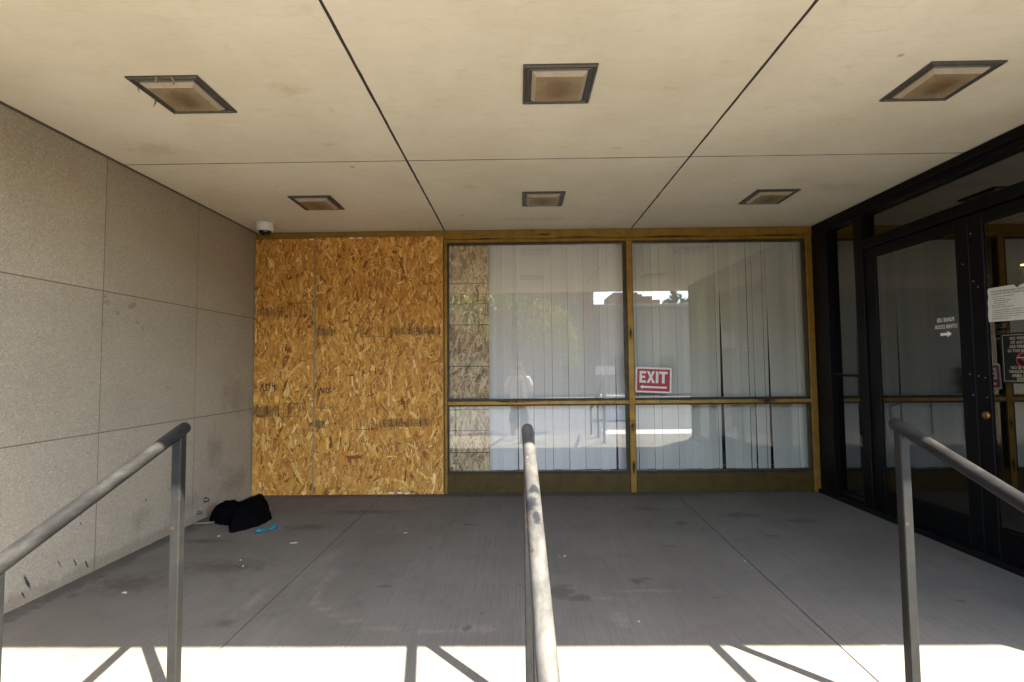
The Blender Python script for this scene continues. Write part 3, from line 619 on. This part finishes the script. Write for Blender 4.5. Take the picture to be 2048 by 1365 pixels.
for q in range(11):
    y = .145 - q * .0125 - (.006 if q > 5 else 0); x = .03 + (.012 if q in (1, 2, 3) else 0); xe = (.17, .12, .15, .13, .11, .17, .22, .21, .22, .2, .15)[q]
    while x < xe: w_ = rr.uniform(.008, .024); quad2(bm, x, min(x + w_, xe), y, y + .0042, m5); x += w_ + .004
put('printed_text', bm, M['textgrey'], pn)
bm = B(); quad2(bm, .245, .40, .085, .155, m5); put('printed_map', bm, M['mapblue'], pn)
bm = B()
for (xa, ya, xb, yb) in ((.25, .15, .33, .105), (.33, .105, .395, .098), (.25, .10, .30, .12), (.30, .12, .34, .15), (.27, .09, .29, .15)):
    v = Vector((xb - xa, yb - ya, 0)); quad2(bm, 0, v.length, -.0012, .0012, m5 @ Matrix.Translation((xa, ya, .0004)) @ Matrix.Rotation(math.atan2(v.y, v.x), 4, 'Z'))
put('map_line', bm, M['textgrey'], pn)

# ------------------------------------------------------------------ lobby behind the entrance
bm = B(); X2 = 6.2
for a, b2 in (((XB, -3.50, -.02), (X2, -.01, -.004)), ((X2, -3.5, -.02), (X2 + .1, .1, H)), ((XB, -.01, -.02), (X2, .1, H)), ((XB, -3.52, H - .012), (X2, .1, H - .004))):
    box(bm, a[0], b2[0], a[1], b2[1], a[2], b2[2])
tag(put('lobby_interior', bm, M['dark']), 'dark lobby behind the glass entrance', kind='structure')
bm = B(); box(bm, XB - .01, 9.5, -3.52, -3.42, -.5, H + .06, .004); tag(put('front_wall', bm, M['brick']), 'brown brick front wall to the right of the entrance', 'wall')
lw = thing('lobby_panel', (4.62, -.06, 1.7), 'warm lit wood panel inside the lobby seen beside the torn notice', 'panel')
bm = B(); box(bm, 4.76, 5.3, -.06, -.02, 1.72, 2.06, .004); put('wood_face', bm, M['wood'], lw)
bm = B(); box(bm, 4.74, 5.3, -.10, -.06, 2.10, 2.116, .002); put('strip_lamp', bm, M['lamp'], lw)
bm = B(); box(bm, 4.20, 4.26, -.07, -.02, 1.74, 1.95, .004); tag(put('wood_column', bm, M['wood']), 'narrow gold wood column inside the lobby near the door stile', 'column')  # wood column, no lamp; added so its colour stands in for a gold glow
iv = thing('inner_screen', (3.62, -1.5, 0), 'dim inner glass screen standing behind the entrance doors', 'screen')
bm = B(); box(bm, 3.6, 3.65, -.95, -.9, 0, 2.3, .003); box(bm, 3.6, 3.65, -3.0, -2.95, 0, 2.3, .003); box(bm, 3.6, 3.65, -2.949, -.951, 2.22, 2.3, .003); put('frame', bm, M['blackdk'], iv)
bm = B(); quad2(bm, .951, 2.949, .02, 2.22, frame_mtx((3.625, 0, 0), '-X')); put('glass_pane', bm, M['thinglass'], iv)
bm = B(); mt = frame_mtx((3.58, -1.03, 1.43), '-X')
text(bm, 'PLEASE USE', .042, mt @ Matrix.Translation((0, .03, 0)), .001, 0, 'CENTER', .8); text(bm, 'OTHER DOOR', .042, mt @ Matrix.Translation((0, -.018, 0)), .001, 0, 'CENTER', .8)
put('lettering', bm, M['decal'], iv); bm = B()
poly_prism(bm, [(-.07, -.06), (-.045, -.045), (-.045, -.054), (.06, -.054), (.06, -.066), (-.045, -.066), (-.045, -.075)], mt, .0005); put('arrow', bm, M['decal'], iv)

# ------------------------------------------------------------------ ceiling lights
bm = B(); hw = .1655
def sqring(bm, prof):
    rs = [[bm.verts.new((sx * r_, sy * r_, z)) for sx, sy in ((1, 1), (-1, 1), (-1, -1), (1, -1))] for r_, z in prof]
    for a, b2 in zip(rs, rs[1:]):
        for i in range(4): bm.faces.new((a[i], a[(i + 1) % 4], b2[(i + 1) % 4], b2[i]))
    return rs
lights = [(.2, -2.55, 'ceiling light with a brown smudged lens in the front row, middle one'), (-1.605, -2.51, 'ceiling light with cobweb shreds hanging off its frame, front row near the panel wall'), (2.005, -2.522, 'ceiling light in the front row nearest the black glass entrance'),
          (.207, -.91, 'smaller looking ceiling light in the back row above the left glass bay'), (-1.60, -.888, 'ceiling light in the back row above the orange boards'), (1.992, -.89, 'ceiling light in the back row above the right glass bay')]
root = None
for i, (x, y, lab) in enumerate(lights):
    if i == 0:
        root = thing('ceiling_light', (0, 0, 0), lab, 'ceiling light', 'square recessed ceiling lights'); parts = []
        bm = B(); sqring(bm, [(hw, .004), (hw, -.006), (hw - .007, -.011), (hw - .013, -.009), (hw - .016, -.004), (hw - .028, -.004), (hw - .031, -.008), (hw - .036, -.007), (hw - .038, .0)]); parts.append(put('frame', bm, M['fixture'], root))
        bm = B(); rs = sqring(bm, [(.1270, .002), (.1255, -.010), (.1080, -.023), (.1065, -.0245)]); parts.append(put('lens_rim', bm, M['lensside'], root))
        bm = B(); k = 10
        g_ = [[bm.verts.new((-.1065 + .213 * a / k, -.1065 + .213 * b2 / k, -.0245 - .002 * (1 - max(abs(a / k * 2 - 1), abs(b2 / k * 2 - 1)) ** 2))) for b2 in range(k + 1)] for a in range(k + 1)]
        for a in range(k):
            for b2 in range(k): bm.faces.new((g_[a][b2], g_[a][b2 + 1], g_[a + 1][b2 + 1], g_[a + 1][b2]))
        parts.append(put('prismatic_lens', bm, M['lens'], root, True))
        o = root
    else:
        o = root.copy(); COL.objects.link(o); o['label'] = lab
        for p in parts: c = p.copy(); c.parent = o; COL.objects.link(c)
    o.location = (x, y, H - .0015); WLOC[o.name] = Vector(o.location)
    if i == 1:
        rr = random.Random(3)
        for (dx, dy) in ((-.16, .03), (-.158, -.10), (-.02, -.165), (.05, -.165)):
            bm = B(); p = [Vector((x + dx, y + dy, H - .008))]
            for q in range(5): p.append(p[-1] + Vector((rr.uniform(-.006, .006), rr.uniform(-.006, .006), -.007)))
            tube(bm, p, [.0035, .005, .003, .004, .002, .001], 5)
            put('cobweb_shred', bm, M['osbedge'], o)

# ------------------------------------------------------------------ security camera
cp = Vector((-2.295, -.33, H)); sc_c = thing('security_camera', cp, 'white dome security camera on the ceiling corner above the narrow board', 'camera')
bm = B(); lathe(bm, cp, [(.079, .0), (.079, -.010), (.077, -.042), (.073, -.064), (.064, -.074), (.056, -.076)], 32); put('housing', bm, M['white'], sc_c, True)
bm = B(); lathe(bm, cp, [(.056, -.072)] + [(.054 * math.cos(R(a)), -.074 - .042 * math.sin(R(a))) for a in range(0, 90, 12)] + [(.002, -.1162)], 28); put('dome', bm, M['dome'], sc_c, True)

# ------------------------------------------------------------------ handrails
def handrail(x, dx, z0, label, mat):
    t = thing('handrail', (x, -3.1, 0), label, 'handrail', 'sloping steel handrails on the landing'); sl = .362
    P = lambda s: Vector((x + dx * s, -3.075 - s, z0 - sl * s))
    pts = [P(-.0205), P(-.018), P(-.011), P(0)] + [P(.15 * k) for k in range(1, 12)] + [P(1.70)]
    bm = B(); tube(bm, pts, [.006, .014, .0195, .0212] + [.0212] * 12, 20); put('rail', bm, mat, t, True)
    for s in (.022, .66, 1.60):
        p = P(s); zb = 0 if p.y > LAND_Y else (-.15 if p.y > LAND_Y - .32 else -.30)
        bm = B(); box(bm, p.x - .0165, p.x + .0165, p.y - .0165, p.y + .0165, zb, p.z - .010, .003); po = put('post', bm, M['post'], t)
        bm = B(); box(bm, p.x - .045, p.x + .045, p.y - .045, p.y + .045, zb, zb + .008, .002); put('base_plate', bm, M['post'], t)
handrail(-1.2, .005, .982, 'grey sloping handrail nearest the speckled panel wall', M['rail'])
handrail(.030, .018, .968, 'pale worn handrail in the middle with a dark bare patch', M['railmid'])
handrail(1.326, .012, .978, 'grey sloping handrail nearest the black glass entrance', M['rail'])

# ------------------------------------------------------------------ litter on the landing
out = [(-2.47, -.80), (-2.36, -.90), (-2.22, -.955), (-2.17, -1.04), (-2.115, -1.15), (-2.07, -1.10), (-2.02, -1.0), (-1.975, -.90), (-1.99, -.78), (-2.06, -.66), (-2.18, -.58), (-2.34, -.60), (-2.47, -.68)]
ctr = Vector((-2.2, -.80))
def outline(th):
    best = None
    for i in range(len(out)):
        a, b2 = Vector(out[i]) - ctr, Vector(out[(i + 1) % len(out)]) - ctr; d = Vector((math.cos(th), math.sin(th))); e = b2 - a
        den = d.x * e.y - d.y * e.x
        if abs(den) < 1e-9: continue
        s = (a.x * e.y - a.y * e.x) / den; u = (a.x * d.y - a.y * d.x) / den
        if s > 0 and 0 <= u <= 1: best = s if best is None else max(best, s)
    return best or .2
bm = B(); NT, NR = 96, 16; rows = []
RAD = [outline(2 * math.pi * i / NT) for i in range(NT)]
for _ in range(3): RAD = [(RAD[i - 1] + 2 * RAD[i] + RAD[(i + 1) % NT]) / 4 for i in range(NT)]
RAD = [q * (1.02 + .05 * math.sin(i * .9) * math.sin(i * .37 + 1)) for i, q in enumerate(RAD)]
from mathutils import noise as mn
for j in range(NR + 1):
    f = j / NR; row = []
    for i in range(NT):
        th = 2 * math.pi * i / NT; rad = RAD[i]; x, y = ctr.x + math.cos(th) * rad * f, ctr.y + math.sin(th) * rad * f
        hgt = .135 * (1 - f ** 4) ** .6
        hgt *= 1 + .55 * math.exp(-((x + 2.10) ** 2 + (y + .70) ** 2) / .007) + .25 * math.exp(-((x + 2.42) ** 2 + (y + .72) ** 2) / .008)
        hgt *= 1 - .45 * math.exp(-((x + 2.09) ** 2 + (y + 1.08) ** 2) / .006)
        fold = abs(mn.noise((x * 11, y * 11, 1.5))) * .03 + abs(mn.noise((x * 30, y * 30, 4.))) * .03
        row.append(bm.verts.new((x, y, max(.004 if j < NR else .001, hgt - fold * (1 - f ** 5) + .006 * (1 - f)))))
    rows.append(row)
for a, b2 in zip(rows[1:], rows[2:]):
    for i in range(NT): bm.faces.new((a[i], a[(i + 1) % NT], b2[(i + 1) % NT], b2[i]))
cv = bm.verts.new((ctr.x, ctr.y, rows[1][0].co.z))
for i in range(NT): bm.faces.new((cv, rows[1][i], rows[1][(i + 1) % NT]))
for v in rows[0]: bm.verts.remove(v)
tag(put('garment', bm, M['cloth'], None, True), 'crumpled black garment heaped on the floor in the corner', 'clothing')
tp = B(); pts = [(-1.935, -1.135, .012), (-1.915, -1.12, .014), (-1.895, -1.10, .010), (-1.88, -1.08, .006), (-1.86, -1.055, .010), (-1.845, -1.03, .016), (-1.83, -1.01, .013)]
rg = tube(tp, pts, [.012, .022, .014, .006, .012, .022, .011], 10)
for r_ in rg:
    for v in r_: v.co.z = max(.001, v.co.z * .9 + rnd.uniform(-.003, .003)); v.co.x += rnd.uniform(-.003, .003); v.co.y += rnd.uniform(-.004, .004)
tag(put('plastic_wrapper', tp, M['teal'], None, True), 'twisted teal plastic wrapper lying in front of the black garment', 'litter')
bm = B()
sp_ = [Vector((-2.53, -.90, .004)), Vector((-2.47, -.92, .012)), Vector((-2.42, -.90, .007)), Vector((-2.37, -.86, .010)), Vector((-2.31, -.84, .005))]
for a, b2 in zip(sp_, sp_[1:]):
    n_ = Vector((0, .009, .003)); bm.faces.new([bm.verts.new(v) for v in (a - n_, b2 - n_, b2 + n_, a + n_)])
bmesh.ops.solidify(bm, geom=bm.faces[:], thickness=.0015)
tag(put('strap', bm, M['litter']), 'thin white strap running out from under the black garment', 'strap')
scr = [(-1.555, -1.35, .05, .012, 20, 'flat pale paper sliver on the floor, right of the teal wrapper'), (-2.125, -2.12, .03, .016, -10, 'pale paper scrap on the floor left of the first post, by the panel wall'), (-2.16, -1.20, .018, .012, 40, 'tiny white chip on the floor just below the black garment tip'),
       (-1.75, -1.66, .012, .010, 60, 'tiny white chip on the floor behind the first post, farther one'), (-1.68, -1.76, .010, .009, 10, 'tiny white chip on the floor behind the first post, nearer one'), (-.83, -1.15, .03, .007, 5, 'small white sliver on the floor in front of the wide board'),
       (1.36, -1.72, .012, .009, 30, 'tiny white speck on the floor right of the floor joint'), (.28, -1.62, .04, .008, 60, 'pale smear of paper on the floor right of the middle rail'), (.55, -2.45, .014, .006, -40, 'small pale chip at the shadow edge right of the middle rail')]
for (x, y, a, b2, rot, lab) in scr:
    bm = B(); rr = random.Random(int(x * 100)); n_ = 7
    p = [(a / 2 * math.cos(2 * math.pi * q / n_) * rr.uniform(.7, 1.2), b2 / 2 * math.sin(2 * math.pi * q / n_) * rr.uniform(.7, 1.2)) for q in range(n_)]
    poly_prism(bm, p, Matrix.Translation((x, y, .0006)) @ Matrix.Rotation(R(rot), 4, 'Z'), .002)
    for v in bm.verts:
        if v.co.z > .001: v.co.z += rr.uniform(0, .005)
    tag(put('paper_scrap', bm, M['litter']), lab, 'litter', 'paper scraps on the landing')
for (y, z, r_, lab) in ((-.735, .142, .015, 'short rusty pipe stub in the wall just above the black garment'), (-.82, .064, .011, 'small grey wall bolt low down, left of the black garment')):
    bm = B(); lathe(bm, (XL, y, z), [(r_ * 1.5, -.002), (r_ * 1.5, .004), (r_, .006), (r_, .028), (r_ * .7, .030), (r_ * .6, .016)], 14, Vector((1, 0, 0)))
    tag(put('pipe_stub' if r_ > .012 else 'wall_bolt', bm, M['fixture'], None, True), lab, 'fitting')

# ------------------------------------------------------------------ the photographer (seen in the glass)
pr = thing('person', (0, -5.10, GZ), 'person in white t-shirt and dark shorts holding a camera, mirrored in glass', 'person')
def skinned(name, pts, edges, mat, parent, lvl=2, root=0):
    me = bpy.data.meshes.new(name); off = WLOC[parent.name]
    me.from_pydata([tuple(Vector(p[0]) - off) for p in pts], edges, []); me.materials.append(mat)
    o = bpy.data.objects.new(name, me); COL.objects.link(o); o.parent = parent; WLOC[o.name] = off
    sm = o.modifiers.new('skin', 'SKIN'); sm.use_smooth_shade = True
    for i, p in enumerate(pts):
        r_ = p[1]; me.skin_vertices[0].data[i].radius = r_ if isinstance(r_, tuple) else (r_, r_); me.skin_vertices[0].data[i].use_root = (i == root)
    ss = o.modifiers.new('sub', 'SUBSURF'); ss.levels = lvl; ss.render_levels = lvl
    return o
yb = -5.12
pts = [((0, yb, .50), (.145, .11)), ((0, yb, .70), (.125, .10)), ((0, yb + .01, .88), (.15, .11)), ((0, yb + .01, 1.0), (.09, .075)), ((0, yb + .03, 1.06), .055), ((0, yb + .055, 1.13), (.068, .085)), ((0, yb + .05, 1.23), (.075, .095)), ((0, yb + .045, 1.30), (.05, .065))]
edges = [(0, 1), (1, 2), (2, 3), (3, 4), (4, 5), (5, 6), (6, 7)]
for s in (-1, 1):
    k = len(pts)
    pts += [((s * .19, yb, .955), .058), ((s * .245, yb + .05, .73), .042), ((s * .235, yb + .07, .69), .040), ((s * .14, yb + .13, .96), .029), ((s * .105, yb + .145, 1.07), .024), ((s * .088, yb + .155, 1.12), (.022, .036))]
    edges += [(2, k)] + [(k + i, k + i + 1) for i in range(5)]
    w_ = k + 5
    for f in range(4):
        j = len(pts); z = 1.115 + f * .021
        pts += [((s * (.088 - .004 * f), yb + .185, z + .006), .0095), ((s * .078, yb + .203, z + .008), .0085), ((s * .060, yb + .208, z + .008), .0075)]
        edges += [(w_, j), (j, j + 1), (j + 1, j + 2)]
    j = len(pts); pts += [((s * .080, yb + .165, 1.085), .011), ((s * .055, yb + .175, 1.088), .0095)]; edges += [(w_, j), (j, j + 1)]
    k = len(pts)
    pts += [((s * .10, yb, .40), .088), ((s * .115, yb + .01, .03), .058), ((s * .12, yb - .01, -.13), .054), ((s * .125, yb - .02, -.36), .036), ((s * .13, yb + .0, -.40), .04), ((s * .14, yb + .12, -.425), (.04, .022))]
    edges += [(0, k)] + [(k + i, k + i + 1) for i in range(5)]
body = skinned('body', pts, edges, M['skin'], pr)
tsh = [((0, yb, .46), (.185, .135)), ((0, yb, .62), (.17, .13)), ((0, yb + .01, .86), (.185, .135)), ((0, yb + .01, .985), (.11, .085))]
te = [(0, 1), (1, 2), (2, 3)]
for s in (-1, 1):
    k = len(tsh); tsh += [((s * .185, yb, .965), .076), ((s * .225, yb + .025, .83), .068), ((s * .235, yb + .035, .79), .066)]; te += [(2, k), (k, k + 1), (k + 1, k + 2)]
skinned('t_shirt', tsh, te, M['tee'], pr)
sh = [((0, yb, .47), (.17, .13)), ((0, yb, .42), (.165, .13))]; se = [(0, 1)]
for s in (-1, 1):
    k = len(sh); sh += [((s * .10, yb, .33), .112), ((s * .115, yb + .01, .08), .095)]; se += [(1, k), (k, k + 1)]
skinned('shorts', sh, se, M['shorts'], pr)
skinned('hair', [((0, yb + .035, 1.25), (.080, .098)), ((0, yb + .02, 1.30), (.074, .09)), ((0, yb - .01, 1.18), (.07, .06))], [(0, 1), (0, 2)], M['hair'], pr)
for s in (-1, 1):
    skinned('shoe', [((s * .13, yb - .03, -.405), .048), ((s * .135, yb + .06, -.41), .046), ((s * .14, yb + .15, -.42), (.045, .03))], [(0, 1), (1, 2)], M['shoe'], pr)
    bm = B(); lathe(bm, (s * .028, yb + .125, 1.185), [(.002, -.012), (.011, -.004), (.011, .004), (.002, .010)], 10, Vector((0, 1, 0))); put('eye', bm, M['signwhite'], pr, True)
    bm = B(); lathe(bm, (s * .076, yb + .045, 1.17), [(.012, -.006), (.03, 0), (.022, .010)], 12, Vector((s, 0, 0))); put('ear', bm, M['skin'], pr, True)
bm = B(); tube(bm, [(0, yb + .13, 1.20), (0, yb + .150, 1.165), (0, yb + .135, 1.155)], [.008, .014, .010], 10); put('nose', bm, M['skin'], pr, True)
bm = B(); tube(bm, [(-.024, yb + .128, 1.122), (0, yb + .136, 1.124), (.024, yb + .128, 1.122)], [.003, .006, .003], 8); put('mouth', bm, M['red'], pr, True)
hc = thing('photo_camera', (0, -4.95, 1.15), 'black camera held at eye level by the mirrored person', 'camera')
bm = B(); box(bm, -.062, .062, -4.968, -4.938, 1.135, 1.225, .008); box(bm, -.022, .022, -4.966, -4.94, 1.224, 1.248, .006); put('camera_body', bm, M['blackdk'], hc)
bm = B(); lathe(bm, (0, -4.94, 1.18), [(.034, -.002), (.034, .014), (.036, .016), (.036, .024), (.028, .026), (.026, .020)], 24, Vector((0, 1, 0))); put('lens_barrel', bm, M['blackdk'], hc, True)

# ------------------------------------------------------------------ street seen in the glass
def leaf_cloud(name, clumps, n, size, tones, parent, seed, droop=0.):
    r = np.random.default_rng(seed); P, Cc, Fc = [], [], []
    wts = np.array([c[3] for c in clumps]); pick = r.choice(len(clumps), n, p=wts / wts.sum())
    cen = np.array([c[0] for c in clumps])[pick]; rad = np.array([c[1] for c in clumps])[pick]
    d = r.normal(size=(n, 3)); d /= np.linalg.norm(d, axis=1)[:, None]; pos = cen + d * rad * (r.random(n) ** .45)[:, None]
    a = r.normal(size=(n, 3)); a[:, 2] -= droop; a /= np.linalg.norm(a, axis=1)[:, None]; b2 = np.cross(a, r.normal(size=(n, 3))); b2 /= np.linalg.norm(b2, axis=1)[:, None]
    s = size * r.uniform(.6, 1.3, n)[:, None]
    V = np.stack([pos - a * s, pos + b2 * s * .42, pos + a * s, pos - b2 * s * .42], 1).reshape(-1, 3) - np.array(WLOC[parent.name])
    me = bpy.data.meshes.new(name); me.from_pydata(V.tolist(), [], [(i, i + 1, i + 2, i + 3) for i in range(0, 4 * n, 4)])
    t = np.array(tones)[r.integers(0, len(tones), n)] * r.uniform(.7, 1.25, n)[:, None]
    at = me.color_attributes.new('leaf_tone', 'FLOAT_COLOR', 'POINT'); at.data.foreach_set('color', np.hstack([np.repeat(t, 4, 0), np.ones((4 * n, 1))]).ravel())
    return put(name, me, M['leaf'], parent)
def tree(loc, h, clumps, n, size, label, seed):
    t = thing('tree', loc, label, 'tree'); L_ = Vector(loc); rr = random.Random(seed)
    bm = B(); tube(bm, [L_, L_ + Vector((.03, .02, h * .25)), L_ + Vector((-.03, 0, h * .5)), L_ + Vector((.02, .03, h * .85))], [.10, .08, .06, .02], 10)
    for c in clumps:
        e = Vector(c[0]); s0 = L_ + Vector((0, 0, h * rr.uniform(.28, .5))); tube(bm, [s0, (s0 + e) / 2 + Vector((0, 0, .1)), e], [.04, .025, .008], 6)
    put('trunk', bm, M['bark'], t)
    leaf_cloud('crown', [(c[0], c[1], 0, c[2]) for c in clumps], n, size, [(.11, .13, .04), (.19, .205, .08), (.05, .07, .018), (.34, .35, .19)], t, seed)
TY = -8.9
tree((-.1, TY, GZ), 4.8, [((-1.3, TY, 3.0), (.75, .7, .6), 3), ((-.4, TY, 3.2), (.75, .7, .6), 4), ((.35, TY, 2.75), (.6, .6, .5), 3), ((1.05, TY + .1, 2.45), (.5, .5, .42), 3), ((1.42, TY, 1.95), (.34, .4, .4), 1.6), ((1.45, TY, 1.35), (.28, .3, .32), 1.0), ((.75, TY, 2.1), (.45, .4, .35), 1.2), ((.05, TY + .1, 2.1), (.6, .4, .35), 1.3), ((-1.0, TY, 2.35), (.6, .5, .4), 1.3), ((-.6, TY, 4.2), (.9, .8, .5), 3), ((.6, TY, 3.7), (.7, .7, .5), 3)], 4200, .060, 'small leafy green tree by the kerb mirrored in the left bay', 4)
def building(loc, x0, x1, y0, y1, h, mat, wins, label):
    t = thing('building', loc, label, 'building'); bm = B(); box(bm, x0, x1, y0, y1, GZ - .1, h, .02); put('wall', bm, mat, t)
    bm = B(); box(bm, x0 - .08, x1 + .08, y0 - .08, y1 + .08, h + .002, h + .25, .02); put('roof', bm, M['roof'], t)
    nx, nz = wins
    for i in range(nx):
        for k in range(nz):
            cx = x0 + (x1 - x0) * (i + .5) / nx; cz = 1.2 + k * 3.1
            if cz + .9 > h: continue
            bm = B(); box(bm, cx - .6, cx + .6, y1 + .003, y1 + .05, cz - .8, cz + .8, .01); f = put('window', bm, M['roof'], t)
            bm = B(); box(bm, cx - .5, cx + .5, y1 + .051, y1 + .06, cz - .7, cz + .7); put('pane', bm, M['winglass'], f)
building((-4, -26, GZ), -22, 4.6, -36, -26, 6.3, M['brick'], (9, 2), 'tall brown brick building across the street mirrored behind the tree')
building((8, -28, GZ), 4.75, 30, -40, -28, 4.95, M['tanwall'], (8, 1), 'low tan building across the street mirrored in the right bay')
bm = B()
for k, (xa, xb, za) in enumerate(((8.6, 10.8, 7.56), (10.8, 11.2, 7.38), (11.2, 12.1, 7.19), (12.1, 12.8, 6.87))): box(bm, xa + .002, xb, -46, -41 - k * .01, GZ - .1, za + .3, .02)
tag(put('stepped_building', bm, M['brick']), 'brick building with a stepped roofline mirrored beside the gold mullion', 'building')
cf = thing('conifer', (14.1, -41, GZ), 'dark conifer tip rising over the low tan building', 'tree')
bm = B(); tube(bm, [(14.1, -41, GZ), (14.1, -41, 8.4)], [.18, .02], 8); put('trunk', bm, M['bark'], cf)
leaf_cloud('crown', [((14.1 + dx, -41, z), (rx, rx, .3), 0, rx) for dx, z, rx in ((0, 5.9, 1.5), (.4, 6.5, 1.1), (-.4, 6.9, .8), (.1, 7.4, .6), (-.1, 7.9, .4), (0, 8.4, .25), (.9, 7.0, .45))], 2000, .13, [(.03, .06, .03), (.045, .075, .04)], cf, 9, .6)
sg = thing('street_sign', (2.2, -8.1, GZ), 'grey street sign post with two pale boards mirrored in the left bay', 'sign')
bm = B(); tube(bm, [(2.2, -8.1, GZ), (2.2, -8.1, 1.35)], .025, 10); put('post', bm, M['steel'], sg)
for dx in (-.13, .13):
    bm = B(); box(bm, 2.2 + dx - .115, 2.2 + dx + .115, -8.075, -8.07, .98, 1.20, .002); put('sign_board', bm, M['signwhite'], sg)
pl = thing('planter', (3.2, -12, GZ), 'low white planter box mirrored beside the street sign', 'planter')
bm = B(); box(bm, 2.75, 3.75, -12.5, -11.9, GZ - .12, .25, .02); put('tub', bm, M['signwhite'], pl)
bm = B(); box(bm, 2.82, 3.68, -12.43, -11.97, .251, .27); put('soil', bm, M['bark'], pl)

# ------------------------------------------------------------------ light, sky, camera
w = bpy.data.worlds.new('World'); sc.world = w; w.use_nodes = True; nt = w.node_tree
sky = nt.nodes.new('ShaderNodeTexSky'); sky.sky_type = 'NISHITA'; sky.sun_disc = False; sky.sun_elevation = EL; sky.sun_rotation = math.atan2(-AZ[0], -AZ[1]); sky.air_density = 1.; sky.dust_density = 1.2
nt.links.new(sky.outputs[0], nt.nodes['Background'].inputs[0]); nt.nodes['Background'].inputs[1].default_value = .115
ld = bpy.data.lights.new('sun', 'SUN'); ld.energy = 4.1; ld.angle = R(.5); ld.color = (1, .93, .82)
lo = bpy.data.objects.new('sun', ld); COL.objects.link(lo)
d = Vector((AZ[0] * math.cos(EL), AZ[1] * math.cos(EL), -math.sin(EL))); lo.rotation_euler = d.to_track_quat('-Z', 'Y').to_euler(); lo.location = -d * 30
cd = bpy.data.cameras.new('camera'); co = bpy.data.objects.new('camera', cd); COL.objects.link(co); sc.camera = co
cd.sensor_width = 36; cd.lens = 36 * 1023.2 / 2048; cd.clip_start = .02; cd.clip_end = 2000
p, y, r = .0514867, -.0122298, -.00935642
fwd = Vector((math.sin(y) * math.cos(p), math.cos(y) * math.cos(p), math.sin(p))); right = Vector((math.cos(y), -math.sin(y), 0)); up = right.cross(fwd)
r2 = math.cos(r) * right + math.sin(r) * up; u2 = -math.sin(r) * right + math.cos(r) * up
co.matrix_world = Matrix.Translation(CAM) @ Matrix((r2, u2, -fwd)).transposed().to_4x4()
vs = sc.view_settings; vs.view_transform = 'Standard'; vs.look = 'None'; vs.gamma = 1; vs.exposure = 3.34; vs.use_curve_mapping = False
sc.render.engine = 'CYCLES'; cy = sc.cycles; cy.use_denoising = True; cy.max_bounces = 12; cy.diffuse_bounces = 6; cy.glossy_bounces = 6; cy.transparent_max_bounces = 16
cy.caustics_reflective = False; cy.caustics_refractive = False; cy.sample_clamp_indirect = 8
